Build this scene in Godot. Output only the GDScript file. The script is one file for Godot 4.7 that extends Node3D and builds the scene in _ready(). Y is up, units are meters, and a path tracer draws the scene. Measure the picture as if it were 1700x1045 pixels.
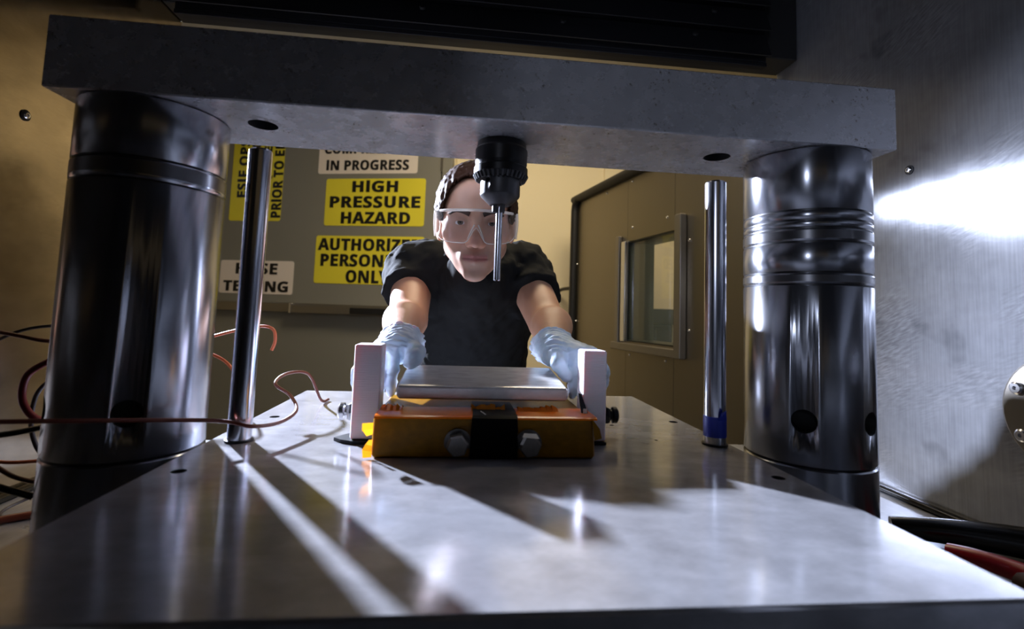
extends Node3D
# Axes: x right along the press, y up, z towards the camera; the camera's eye is at the origin, the press bed at y = -0.2, the room floor at y = -1.1.

const BED := -0.2
const FLOOR_IN := -0.352
const XL := -0.77
const XR := 0.92
const CEIL := 1.02
const ZO := -1.35          # plane of the chamber's opening
const GROUND := -1.1
const ROOF := 1.6
const PORT := Vector2(-0.29, 0.6)   # the service port in the rear wall, from x to x

var M := {}
var used := {}


# ------------------------------------------------------------------ naming
func numbered(called: String) -> String:
	if not used.has(called):
		used[called] = 0
		return called
	used[called] += 1
	return "%s_%03d" % [called, used[called]]


func tag(o: Node, label := "", category := "", group := "", kind := "") -> Node:
	if label: o.set_meta("label", label)
	if category: o.set_meta("category", category)
	if group: o.set_meta("group", group)
	if kind: o.set_meta("kind", kind)
	return o


func thing(called: String, label: String, category: String, at := Vector3.ZERO, turn := 0.0, group := "") -> Node3D:
	var o := Node3D.new()
	o.name = numbered(called)
	add_child(o)
	o.position = at
	o.rotation.y = turn
	tag(o, label, category, group)
	return o


func put(called: String, mesh: Mesh, m: Material, parent: Node = self, at := Vector3.ZERO, turned := Vector3.ZERO) -> MeshInstance3D:
	var o := MeshInstance3D.new()
	o.name = numbered(called) if parent == self else called
	o.mesh = mesh
	o.material_override = m
	parent.add_child(o, true)
	o.position = at
	o.rotation = turned
	return o


func struct(called: String, mesh: Mesh, m: Material, at := Vector3.ZERO, turned := Vector3.ZERO) -> MeshInstance3D:
	var o := put(called, mesh, m, self, at, turned)
	o.set_meta("kind", "structure")
	return o


# ------------------------------------------------------------------ mesh building (counter-clockwise here, turned on commit)
class MB:
	var v := PackedVector3Array()
	var n := PackedVector3Array()
	var uv := PackedVector2Array()
	var c := PackedColorArray()
	var i := PackedInt32Array()

	func vert(p: Vector3, nn: Vector3, t := Vector2.ZERO) -> int:
		v.append(p)
		n.append(nn)
		uv.append(t)
		return v.size() - 1

	func quad(a: int, b: int, cc: int, d: int) -> void:
		i.append_array([a, b, cc, a, cc, d])

	func face(a: Vector3, b: Vector3, cc: Vector3, d: Vector3) -> void:
		var nn := ((b - a).cross(cc - a) + (cc - a).cross(d - a)).normalized()
		var k := v.size()
		vert(a, nn, Vector2(0, 0)); vert(b, nn, Vector2(1, 0)); vert(cc, nn, Vector2(1, 1)); vert(d, nn, Vector2(0, 1))
		quad(k, k + 1, k + 2, k + 3)

	func join(o: MB, t: Transform3D) -> void:
		var k := v.size()
		for q in o.v.size():
			v.append(t * o.v[q])
			n.append((t.basis * o.n[q]).normalized())
			uv.append(o.uv[q])
		for q in o.i:
			i.append(q + k)

	func mesh() -> ArrayMesh:
		var turned := i.duplicate()
		for q in range(0, turned.size(), 3):
			var s := turned[q + 1]
			turned[q + 1] = turned[q + 2]
			turned[q + 2] = s
		var a := []
		a.resize(Mesh.ARRAY_MAX)
		a[Mesh.ARRAY_VERTEX] = v
		a[Mesh.ARRAY_NORMAL] = n
		if uv.size() == v.size(): a[Mesh.ARRAY_TEX_UV] = uv
		if c.size() == v.size(): a[Mesh.ARRAY_COLOR] = c
		a[Mesh.ARRAY_INDEX] = turned
		var m := ArrayMesh.new()
		m.add_surface_from_arrays(Mesh.PRIMITIVE_TRIANGLES, a)
		return m


func add_box(b: MB, lo: Vector3, hi: Vector3, r := 0.002) -> MB:
	# a box with rounded edges: faces, edge strips and corner triangles that share the faces' normals
	r = minf(r, 0.45 * minf(hi.x - lo.x, minf(hi.y - lo.y, hi.z - lo.z)))
	var id := {}
	for sx in [0, 1]:
		for sy in [0, 1]:
			for sz in [0, 1]:
				var p := Vector3(hi.x if sx else lo.x, hi.y if sy else lo.y, hi.z if sz else lo.z)
				var s := Vector3(1 if sx else -1, 1 if sy else -1, 1 if sz else -1)
				for ax in 3:
					var q := p - s * r
					q[ax] = p[ax]
					var nn := Vector3.ZERO
					nn[ax] = s[ax]
					id[[sx, sy, sz, ax]] = b.vert(q, nn)
	for ax in 3:
		var u := (ax + 1) % 3
		var w := (ax + 2) % 3
		for s in [0, 1]:
			var ks := []
			for t in [[0, 0], [1, 0], [1, 1], [0, 1]]:
				var k := [0, 0, 0, ax]
				k[ax] = s; k[u] = t[0]; k[w] = t[1]
				ks.append(id[k])
			if s: b.quad(ks[0], ks[1], ks[2], ks[3])
			else: b.quad(ks[3], ks[2], ks[1], ks[0])
		for s in [0, 1]:
			for t in [0, 1]:
				var q := []
				for e in [0, 1]:
					for f in [u, w]:
						var k := [0, 0, 0, f]
						k[ax] = e; k[u] = s; k[w] = t
						q.append(id[k])
				if (s == t): b.quad(q[0], q[1], q[3], q[2])
				else: b.quad(q[0], q[2], q[3], q[1])
	for sx in [0, 1]:
		for sy in [0, 1]:
			for sz in [0, 1]:
				var a: int = id[[sx, sy, sz, 0]]
				var bb: int = id[[sx, sy, sz, 1]]
				var cc: int = id[[sx, sy, sz, 2]]
				if (sx + sy + sz) % 2: b.i.append_array([a, bb, cc])
				else: b.i.append_array([a, cc, bb])
	return b


func box(lo: Vector3, hi: Vector3, r := 0.002) -> ArrayMesh:
	return add_box(MB.new(), lo, hi, r).mesh()


func cbox(size: Vector3, r := 0.002) -> ArrayMesh:
	return box(-size / 2, size / 2, r)


func add_lathe(b: MB, prof: Array, seg := 48, y_axis := true) -> MB:
	# each stretch of the profile (radius, height) has its own normals, so that its corners stay crisp; it runs from the bottom up
	for k in prof.size() - 1:
		var p: Vector2 = prof[k]
		var q: Vector2 = prof[k + 1]
		var d := (q - p).normalized()
		var first := b.v.size()
		for s in seg + 1:
			var a := TAU * s / seg
			var dir := Vector3(sin(a), 0, cos(a))
			var nn := (dir * d.y + Vector3(0, -d.x, 0)).normalized()
			b.vert(dir * p.x + Vector3(0, p.y, 0), nn, Vector2(float(s) / seg, 0))
			b.vert(dir * q.x + Vector3(0, q.y, 0), nn, Vector2(float(s) / seg, 1))
		for s in seg:
			var o := first + s * 2
			b.quad(o, o + 2, o + 3, o + 1)
	return b


func lathe(prof: Array, seg := 48) -> ArrayMesh:
	return add_lathe(MB.new(), prof, seg).mesh()


func smooth_path(pts: Array, steps := 8) -> PackedVector3Array:
	var out := PackedVector3Array()
	for k in pts.size() - 1:
		var p0: Vector3 = pts[maxi(k - 1, 0)]
		var p1: Vector3 = pts[k]
		var p2: Vector3 = pts[k + 1]
		var p3: Vector3 = pts[mini(k + 2, pts.size() - 1)]
		for s in steps:
			out.append(p1.cubic_interpolate(p2, p0, p3, float(s) / steps))
	out.append(pts[-1])
	return out


func add_tube(b: MB, path: PackedVector3Array, r: float, seg := 8, r2 := -1.0) -> MB:
	if r2 < 0: r2 = r
	var up := Vector3(0.13, 0.97, 0.21).normalized()
	var first := b.v.size()
	var m := path.size()
	for k in m:
		var d := (path[mini(k + 1, m - 1)] - path[maxi(k - 1, 0)]).normalized()
		var x := up.cross(d).normalized()
		up = d.cross(x).normalized()
		for s in seg + 1:
			var a := TAU * s / seg
			var nn := x * cos(a) + up * sin(a)
			b.vert(path[k] + nn * lerpf(r, r2, float(k) / (m - 1)), nn, Vector2(float(s) / seg, k))
	for k in m - 1:
		for s in seg:
			var o := first + k * (seg + 1) + s
			b.quad(o, o + 1, o + seg + 2, o + seg + 1)
	for e in [0, m - 1]:
		var d := (path[1] - path[0]).normalized() * -1.0 if e == 0 else (path[m - 1] - path[m - 2]).normalized()
		var c0 := b.vert(path[e], d)
		var k0 := b.v.size()
		for s in seg + 1: b.vert(b.v[first + e * (seg + 1) + s], d)
		for s in seg:
			if e == 0: b.i.append_array([c0, k0 + s + 1, k0 + s])
			else: b.i.append_array([c0, k0 + s, k0 + s + 1])
	return b


func tube(pts: Array, r: float, steps := 8, seg := 8, r2 := -1.0) -> ArrayMesh:
	return add_tube(MB.new(), smooth_path(pts, steps), r, seg, r2).mesh()


func hexagon(r: float, length: float) -> MB:
	# a hexagonal head along z with chamfered end
	var b := MB.new()
	for k in 6:
		var a0 := TAU * k / 6
		var a1 := TAU * (k + 1) / 6
		var p0 := Vector3(cos(a0), sin(a0), 0)
		var p1 := Vector3(cos(a1), sin(a1), 0)
		b.face(p0 * r, p1 * r, p1 * r + Vector3(0, 0, length * 0.88), p0 * r + Vector3(0, 0, length * 0.88))
		b.face(p0 * r + Vector3(0, 0, length * 0.88), p1 * r + Vector3(0, 0, length * 0.88), p1 * r * 0.86 + Vector3(0, 0, length), p0 * r * 0.86 + Vector3(0, 0, length))
		b.face(Vector3(0, 0, length), p0 * r * 0.86 + Vector3(0, 0, length), p1 * r * 0.86 + Vector3(0, 0, length), Vector3(0, 0, length))
	return b


func csg_cylinder(r: float, h: float, at: Vector3, turned: Vector3, m: Material) -> CSGCylinder3D:
	var c := CSGCylinder3D.new()
	c.name = "bore"
	c.radius = r
	c.height = h
	c.sides = 28
	c.position = at
	c.rotation = turned
	c.operation = CSGShape3D.OPERATION_SUBTRACTION
	c.material = m
	return c


func drilled(called: String, mesh: Mesh, m: Material, parent: Node, holes: Array) -> CSGMesh3D:
	# holes: [radius, depth, centre, rotation]
	var o := CSGMesh3D.new()
	o.name = numbered(called) if parent == self else called
	o.mesh = mesh
	o.material = m
	for h in holes:
		o.add_child(csg_cylinder(h[0], h[1], h[2], h[3], M.bore), true)
	parent.add_child(o, true)
	return o


# ------------------------------------------------------------------ signed distance shapes and surface nets
class S:
	static func smin(a: float, b: float, k: float) -> float:
		var h := maxf(k - absf(a - b), 0.0) / k
		return minf(a, b) - h * h * k * 0.25


	static func smax(a: float, b: float, k: float) -> float:
		var h := maxf(k - absf(a - b), 0.0) / k
		return maxf(a, b) + h * h * k * 0.25


	static func cap(p: Vector3, a: Vector3, b: Vector3, ra: float, rb: float) -> float:
		var ba := b - a
		var t := clampf((p - a).dot(ba) / ba.dot(ba), 0.0, 1.0)
		return (p - a - ba * t).length() - lerpf(ra, rb, t)


	static func ell(p: Vector3, c: Vector3, r: Vector3) -> float:
		var q := (p - c) / r
		var l := q.length()
		return (l - 1.0) * l / maxf((q / r).length(), 1e-5)

	static func chain(p: Vector3, bones: Array, k: float) -> float:
		var d := 1e3
		for b in bones:
			d = smin(d, cap(p, b[0], b[1], b[2], b[3]), k)
		return d


class Field:
	var bones := []
	var k := 0.03
	var low := -1e3
	func d(p: Vector3) -> float:
		var v := 1e3
		for b in bones:
			var a: Vector3 = b[0]
			var ba: Vector3 = b[1] - a
			var t := clampf((p - a).dot(ba) / ba.dot(ba), 0.0, 1.0)
			var e := (p - a - ba * t).length() - lerpf(b[2], b[3], t)
			var h := maxf(k - absf(v - e), 0.0) / k
			v = minf(v, e) - h * h * k * 0.25
		return maxf(v, low - p.y)
	func tone(_p: Vector3) -> Color:
		return Color(0.47, 0.255, 0.165)


func field(bones: Array, k: float, low := -1e3) -> Field:
	var f := Field.new()
	f.bones = bones
	f.k = k
	f.low = low
	return f


func nets(f: Field, lo: Vector3, hi: Vector3, h: float, b: MB, colored := false, xf := Transform3D.IDENTITY) -> MB:
	var nb := Vector3i(((hi - lo) / (h * 4.0)).ceil())
	var nx := nb.x * 4 + 1
	var ny := nb.y * 4 + 1
	var nz := nb.z * 4 + 1
	var S := PackedFloat32Array()
	S.resize(nx * ny * nz)
	S.fill(1e9)
	var id := PackedInt32Array()
	id.resize(nx * ny * nz)
	id.fill(-1)
	var sy := nx
	var sz := nx * ny
	var blocks := []
	for bz in nb.z:
		for by in nb.y:
			for bx in nb.x:
				var d: float = f.d(lo + Vector3(bx * 4 + 2, by * 4 + 2, bz * 4 + 2) * h)
				if absf(d) < 5.2 * h:
					blocks.append(Vector3i(bx, by, bz))
					for z in range(bz * 4, bz * 4 + 5):
						for y in range(by * 4, by * 4 + 5):
							var at := bx * 4 + y * sy + z * sz
							for x in 5:
								if S[at + x] > 1e8:
									S[at + x] = f.d(lo + Vector3(bx * 4 + x, y, z) * h)
	var first := b.v.size()
	var offs := [0, 1, sy, sy + 1, sz, sz + 1, sz + sy, sz + sy + 1]
	var pos := []
	for q in 8: pos.append(Vector3(q & 1, (q >> 1) & 1, q >> 2))
	var edges := [[0, 1], [2, 3], [4, 5], [6, 7], [0, 2], [1, 3], [4, 6], [5, 7], [0, 4], [1, 5], [2, 6], [3, 7]]
	var cells := []
	for bl in blocks:
		for z in range(bl.z * 4, bl.z * 4 + 4):
			for y in range(bl.y * 4, bl.y * 4 + 4):
				for x in range(bl.x * 4, bl.x * 4 + 4):
					var at: int = x + y * sy + z * sz
					var inside := 0
					for q in 8:
						if S[at + offs[q]] < 0.0: inside += 1
					if inside == 0 or inside == 8: continue
					var sum := Vector3.ZERO
					var m := 0
					for e in edges:
						var a: float = S[at + offs[e[0]]]
						var c: float = S[at + offs[e[1]]]
						if (a < 0.0) != (c < 0.0):
							sum += pos[e[0]].lerp(pos[e[1]], a / (a - c))
							m += 1
					id[at] = b.v.size()
					cells.append(Vector3i(x, y, z))
					var p: Vector3 = lo + (Vector3(x, y, z) + sum / m) * h
					if colored: b.c.append(f.tone(p))
					b.v.append(xf * p)
					b.n.append(Vector3.ZERO)
	var st := [1, sy, sz]
	for cell in cells:
		var at: int = cell.x + cell.y * sy + cell.z * sz
		for ax in 3:
			var u := (ax + 1) % 3
			var w := (ax + 2) % 3
			var a := S[at]
			var c := S[at + st[ax]]
			if (a < 0.0) == (c < 0.0) or cell[u] == 0 or cell[w] == 0: continue
			var q0 := id[at - st[u] - st[w]]
			var q1 := id[at - st[w]]
			var q2 := id[at]
			var q3 := id[at - st[u]]
			if q0 < 0 or q1 < 0 or q3 < 0: continue
			var order := [q0, q1, q2, q3] if a < 0.0 else [q3, q2, q1, q0]
			var nn := (b.v[order[2]] - b.v[order[0]]).cross(b.v[order[3]] - b.v[order[1]])
			for q in order: b.n[q] += nn
			b.quad(order[0], order[1], order[2], order[3])
	for q in range(first, b.v.size()): b.n[q] = b.n[q].normalized()
	return b


# ------------------------------------------------------------------ textures and materials
func picture(w: int, h: int, kind: String, big: FastNoiseLite, mid: FastNoiseLite, fine: FastNoiseLite, streak: FastNoiseLite) -> ImageTexture:
	var im := Image.create(w, h, false, Image.FORMAT_RGB8)
	for y in h:
		for x in w:
			# the first strip of each side fades over from what lies past the far side, so that the picture repeats without a seam
			var c := dab(kind, x, y, big, mid, fine, streak)
			var a := minf(1.0, 8.0 * x / w)
			var b := minf(1.0, 8.0 * y / h)
			if kind != "layers" and kind != "weave" and (a < 1.0 or b < 1.0):
				c = dab(kind, x + w, y, big, mid, fine, streak).lerp(c, a)
				if b < 1.0:
					var e := dab(kind, x, y + h, big, mid, fine, streak)
					if a < 1.0: e = dab(kind, x + w, y + h, big, mid, fine, streak).lerp(e, a)
					c = e.lerp(c, b)
			im.set_pixel(x, y, c)
	return ImageTexture.create_from_image(im)


func noise(sd: int, freq: float, oct := 4, kind := FastNoiseLite.TYPE_SIMPLEX_SMOOTH) -> FastNoiseLite:
	var n := FastNoiseLite.new()
	n.seed = sd
	n.noise_type = kind
	n.frequency = freq
	n.fractal_octaves = oct
	return n


func grey(v: float) -> Color:
	v = clampf(v, 0, 1)
	return Color(v, v, v)


func dab(kind: String, x: float, y: float, big: FastNoiseLite, mid: FastNoiseLite, fine: FastNoiseLite, streak: FastNoiseLite) -> Color:
	match kind:
		"clouds":
			return grey(0.88 + 0.09 * big.get_noise_2d(x, y) + 0.06 * mid.get_noise_2d(x * 0.4 + 90, y * 0.8) + 0.03 * fine.get_noise_2d(x * 0.25, y * 2.0))
		"rough":
			return grey(0.74 + 0.22 * big.get_noise_2d(x + 300, y) + 0.10 * mid.get_noise_2d(x * 0.5, y * 0.7 + 50) + 0.06 * fine.get_noise_2d(x * 0.3, y * 2.5))
		"brushed":
			return grey(0.5 + 0.32 * streak.get_noise_2d(x, y * 0.02) + 0.22 * mid.get_noise_2d(x * 0.5, y * 0.3))
		"scuffed":
			var k := clampf(big.get_noise_2d(x * 0.4 + 40, y * 0.4 + 70) * 2.6 + 0.15, 0, 1)
			var s := streak.get_noise_2d(x * 0.05 + y * 0.02, y * 0.30 - x * 0.13)
			var t := streak.get_noise_2d(x * 0.35, y * 0.012 + 60.0)
			var v := 0.84 + 0.09 * big.get_noise_2d(x * 0.35 + 10, y * 0.35) + 0.14 * s * k + 0.05 * t * (1.0 - k) + 0.03 * mid.get_noise_2d(x, y)
			v -= 0.5 * clampf(mid.get_noise_2d(x * 0.16 + 500, y * 0.16 + 20) - 0.33, 0, 1)
			v += 0.25 * k * clampf(fine.get_noise_2d(x * 0.5 + 9.0, y * 0.5) - 0.50, 0, 1)
			return grey(v)
		"spots":
			var v := 0.88 + 0.035 * big.get_noise_2d(x, y) + 0.02 * fine.get_noise_2d(x * 0.1, y)
			var k := clampf((fine.get_noise_2d(x * 0.26 + 77, y * 0.26) - 0.42) * 5.0, 0, 1) * clampf(big.get_noise_2d(x + 11, y + 222) * 3.0, 0, 1)
			return Color(clampf(v - 0.42 * k, 0, 1), clampf(v - 0.46 * k, 0, 1), clampf(v - 0.52 * k, 0, 1))
		"grain":
			return grey(0.5 + 0.5 * fine.get_noise_2d(x * 1.3, y * 1.3))
		"layers":
			return grey(0.5 + 0.28 * sin(y * TAU / 4.0) + 0.25 * fine.get_noise_2d(x * 0.05, y))
		_:
			return grey(0.5 + 0.25 * sin(x * TAU / 4.0) * sin(y * TAU / 4.0) + 0.3 * fine.get_noise_2d(x, y))


func mat(called: String, color: Color, rough := 0.5, metal := 0.0, spec := 0.5) -> StandardMaterial3D:
	var m := StandardMaterial3D.new()
	m.resource_name = called
	m.albedo_color = color
	m.roughness = rough
	m.metallic = metal
	m.metallic_specular = spec
	M[called] = m
	return m


func tri(m: StandardMaterial3D, scale: Vector3) -> void:
	m.uv1_triplanar = true
	m.uv1_scale = scale


func make_materials() -> void:
	var big := noise(3, 0.012, 5)
	var mid := noise(9, 0.05, 4)
	var fine := noise(21, 0.35, 2)
	var streak := noise(33, 0.9, 2)
	var clouds := picture(512, 512, "clouds", big, mid, fine, streak)
	var rough := picture(512, 512, "rough", big, mid, fine, streak)
	var brushed := picture(512, 512, "brushed", big, mid, fine, streak)
	var scuffed := picture(1024, 1024, "scuffed", big, mid, fine, streak)
	var spots := picture(512, 512, "spots", big, mid, fine, streak)
	var grain := picture(256, 256, "grain", big, mid, fine, streak)
	var layers := picture(64, 256, "layers", big, mid, fine, streak)
	var weave := picture(256, 256, "weave", big, mid, fine, streak)
	var m: StandardMaterial3D

	m = mat("bed_steel", Color(0.86, 0.86, 0.88), 0.21, 0.54, 0.5)
	m.albedo_texture = clouds; m.roughness_texture = rough; tri(m, Vector3.ONE * 1.9)
	m = mat("head_steel", Color(0.82, 0.82, 0.84), 0.36, 0.55)
	m.albedo_texture = spots; m.roughness_texture = rough; tri(m, Vector3.ONE * 3.1)
	m = mat("column_steel", Color(0.62, 0.63, 0.66), 0.25, 0.97)
	m.anisotropy_enabled = true; m.anisotropy = -0.8
	m = mat("rod_steel", Color(0.75, 0.76, 0.8), 0.2, 1.0)
	m = mat("groove", Color(0.10, 0.10, 0.11), 0.35, 0.6)
	m = mat("grease", Color(0.40, 0.40, 0.41), 0.38, 0.95)
	m.anisotropy_enabled = true; m.anisotropy = -0.8
	m = mat("wall_steel", Color(0.76, 0.77, 0.80), 0.40, 0.58)
	m.albedo_texture = scuffed; m.roughness_texture = rough; tri(m, Vector3.ONE * 0.62)
	m.uv1_offset = Vector3(0.3, 0.3, 0.9)
	var bw: StandardMaterial3D = m.duplicate()
	bw.resource_name = "brushed_wall"
	M["brushed_wall"] = bw
	bw.anisotropy_enabled = true
	bw.anisotropy = 1.0
	bw.roughness = 0.25
	m = mat("brass_steel", Color(0.84, 0.79, 0.72), 0.23, 1.0)
	m.albedo_texture = clouds; m.roughness_texture = rough; tri(m, Vector3.ONE * 1.1)
	m = mat("door_steel", Color(0.55, 0.52, 0.46), 0.4, 1.0)
	m = mat("frame_steel", Color(0.55, 0.53, 0.50), 0.38, 0.9)
	m = mat("bright_steel", Color(0.85, 0.85, 0.86), 0.25, 1.0)
	m = mat("dark_metal", Color(0.07, 0.07, 0.08), 0.45, 0.5)
	m = mat("bore", Color(0.03, 0.03, 0.03), 0.7, 0.0)
	m = mat("black_rubber", Color(0.035, 0.035, 0.037), 0.55)
	m = mat("black_gloss", Color(0.03, 0.03, 0.035), 0.25)
	m = mat("chuck_black", Color(0.055, 0.055, 0.06), 0.34, 0.4)
	m = mat("chuck_grey", Color(0.27, 0.27, 0.28), 0.42, 0.55)
	m = mat("vent_paint", Color(0.10, 0.10, 0.115), 0.5, 0.3)
	m = mat("ceiling_steel", Color(0.22, 0.22, 0.22), 0.5, 0.6)
	m = mat("dark_wall", Color(0.10, 0.10, 0.10), 0.7)
	m = mat("alum", Color(0.96, 0.96, 0.96), 0.28, 0.2)
	m.roughness_texture = rough; m.albedo_texture = clouds; tri(m, Vector3(3, 3, 7))
	m = mat("kapton", Color(0.58, 0.40, 0.0), 0.32, 0.0, 0.25)
	m.albedo_texture = clouds; tri(m, Vector3(5, 5, 5))
	m = mat("kapton_orange", Color(1.0, 0.50, 0.06), 0.26, 0.0, 0.4)
	m.clearcoat_enabled = true; m.clearcoat = 0.25; m.clearcoat_roughness = 0.15
	m = mat("kapton_film", Color(0.95, 0.58, 0.05), 0.25)
	m.backlight_enabled = true; m.backlight = Color(0.95, 0.6, 0.1)
	m = mat("black_tape", Color(0.02, 0.02, 0.022), 0.4, 0.0, 0.2)
	m = mat("white_tape", Color(0.85, 0.85, 0.83), 0.5)
	m = mat("bolt_steel", Color(0.40, 0.385, 0.37), 0.5, 0.3)
	m.roughness_texture = grain; tri(m, Vector3.ONE * 20)
	m = mat("printed_plastic", Color(0.86, 0.83, 0.86), 0.45)
	m.heightmap_enabled = true; m.heightmap_texture = layers; m.heightmap_scale = 0.03; tri(m, Vector3(6, 6, 6))
	m.subsurf_scatter_enabled = true; m.subsurf_scatter_strength = 0.15
	m = mat("copper_wire", Color(0.72, 0.36, 0.22), 0.3, 0.15)
	m = mat("brown_wire", Color(0.36, 0.15, 0.09), 0.4)
	m = mat("red_wire", Color(0.45, 0.02, 0.12), 0.45)
	m = mat("grey_wire", Color(0.22, 0.20, 0.22), 0.5)
	m = mat("blue_tape", Color(0.07, 0.17, 0.62), 0.5)
	m = mat("red_grip", Color(0.62, 0.02, 0.07), 0.3)
	m = mat("wood_brown", Color(0.30, 0.19, 0.13), 0.7)
	m = mat("cream_wall", Color(0.88, 0.83, 0.70), 0.85)
	m.heightmap_enabled = true; m.heightmap_texture = grain; m.heightmap_scale = 0.05; tri(m, Vector3.ONE * 3)
	m = mat("grey_door", Color(0.50, 0.495, 0.46), 0.55)
	m.heightmap_enabled = true; m.heightmap_texture = grain; m.heightmap_scale = 0.04; tri(m, Vector3.ONE * 4)
	m = mat("room_floor", Color(0.42, 0.41, 0.40), 0.5)
	m = mat("room_ceiling", Color(0.85, 0.84, 0.80), 0.9)
	m = mat("sign_yellow", Color(0.90, 0.85, 0.22), 0.5)
	m = mat("sign_white", Color(0.91, 0.87, 0.83), 0.5)
	m = mat("ink", Color(0.04, 0.035, 0.035), 0.5)
	m = mat("skin", Color(1, 1, 1), 0.5)
	m.vertex_color_use_as_albedo = true
	m.subsurf_scatter_enabled = true; m.subsurf_scatter_strength = 0.12
	m.heightmap_enabled = true; m.heightmap_texture = grain; m.heightmap_scale = 0.015; tri(m, Vector3.ONE * 14)
	m = mat("eye", Color(1, 1, 1), 0.15)
	m.vertex_color_use_as_albedo = true
	m = mat("hair", Color(0.20, 0.125, 0.085), 0.62, 0.0, 0.22)
	m = mat("shirt", Color(0.112, 0.116, 0.118), 0.9, 0.0, 0.2)
	m.heightmap_enabled = true; m.heightmap_texture = weave; m.heightmap_scale = 0.04; tri(m, Vector3.ONE * 10)
	m = mat("denim", Color(0.12, 0.15, 0.22), 0.85)
	m = mat("shoe", Color(0.08, 0.06, 0.05), 0.6)
	m = mat("glove", Color(0.78, 0.86, 0.93), 0.42)
	m.subsurf_scatter_enabled = true; m.subsurf_scatter_strength = 0.1
	m = mat("lens", Color(1, 1, 1, 0.04), 0.03)
	m.transparency = BaseMaterial3D.TRANSPARENCY_ALPHA
	m = mat("clear_plastic", Color(0.97, 0.94, 0.90, 0.5), 0.12)
	m.transparency = BaseMaterial3D.TRANSPARENCY_ALPHA
	m = mat("pane_glass", Color(0.85, 0.95, 0.9, 0.05), 0.02)
	m.transparency = BaseMaterial3D.TRANSPARENCY_ALPHA
	m = mat("reveal", Color(0.09, 0.11, 0.105), 0.4, 0.3)


# ------------------------------------------------------------------ the scene
func _ready() -> void:
	# camera: rolled 2 degrees, turned 6 to the right, tilted 4.5 up; the photograph is cropped, hence the shifted lens
	var cam := Camera3D.new()
	cam.name = "camera"
	add_child(cam)
	var attr := CameraAttributesPhysical.new()
	attr.frustum_focal_length = 16.0
	attr.frustum_focus_distance = 1.0
	attr.frustum_near = 0.05
	attr.exposure_aperture = 3.2
	cam.attributes = attr
	cam.projection = Camera3D.PROJECTION_FRUSTUM
	cam.near = 0.05
	cam.far = 50.0
	cam.size = 0.05 * 1045.0 / 818.38
	cam.frustum_offset = Vector2(0, -0.05 * (522.5 - 456.22) / 818.38)
	cam.basis = Basis(Vector3.UP, -deg_to_rad(5.8636)) * Basis(Vector3.RIGHT, deg_to_rad(4.4792)) * Basis(Vector3.BACK, deg_to_rad(2.0147))
	cam.current = true

	var env := Environment.new()
	env.background_mode = Environment.BG_COLOR
	env.background_color = Color.BLACK
	env.tonemap_mode = Environment.TONE_MAPPER_LINEAR
	env.tonemap_exposure = 1.0
	env.sdfgi_enabled = true
	env.ssao_enabled = true
	env.ssil_enabled = true
	var we := WorldEnvironment.new()
	we.name = "environment"
	we.environment = env
	add_child(we)

	make_materials()
	lamps()
	chamber()
	room()
	press()
	sample()
	wiring()
	person()


func lamps() -> void:
	# warm ceiling panel of the room
	var t := thing("ceiling_lamp", "warm rectangular ceiling light panel above the doorway of the chamber", "lamp", Vector3(0.35, ROOF - 0.001, -1.75))
	put("lamp_frame", box(Vector3(-0.66, -0.05, -0.36), Vector3(0.66, 0, 0.36), 0.01), M.room_ceiling, t)
	var glow := mat("panel_glow", Color(1, 0.95, 0.85), 0.6)
	glow.emission_enabled = true
	glow.emission = Color(1.0, 0.86, 0.62)
	glow.emission_energy_multiplier = 2.0
	put("diffuser", box(Vector3(-0.6, -0.058, -0.3), Vector3(0.6, -0.05, 0.3), 0.002), glow, t)
	var a := AreaLight3D.new()
	a.name = "panel_light"
	a.area_size = Vector2(1.2, 0.6)
	a.light_energy = 3.6
	a.light_color = Color(1.0, 0.93, 0.80)
	a.area_range = 12.0
	a.shadow_enabled = true
	t.add_child(a)
	a.position = Vector3(0, -0.066, 0)
	a.rotation = Vector3(-PI / 2, 0, 0)
	# the cold photographic lamp that stands beyond the chamber, hidden by the thick steel column
	studio_lamp("photographic lamp on a light stand behind the thick steel column", Vector3(-1.93, 0.95, -3.02), Vector3(0.10, -0.10, -0.66), 16.0, 90.0)
	# a weak one behind the photographer, outside the chamber's rear service port
	studio_lamp("photographic lamp on a light stand outside the rear service port", Vector3(-0.50, 0.42, 0.95), Vector3(0.35, 0.30, -0.68), 28.0, 0.5)


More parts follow.
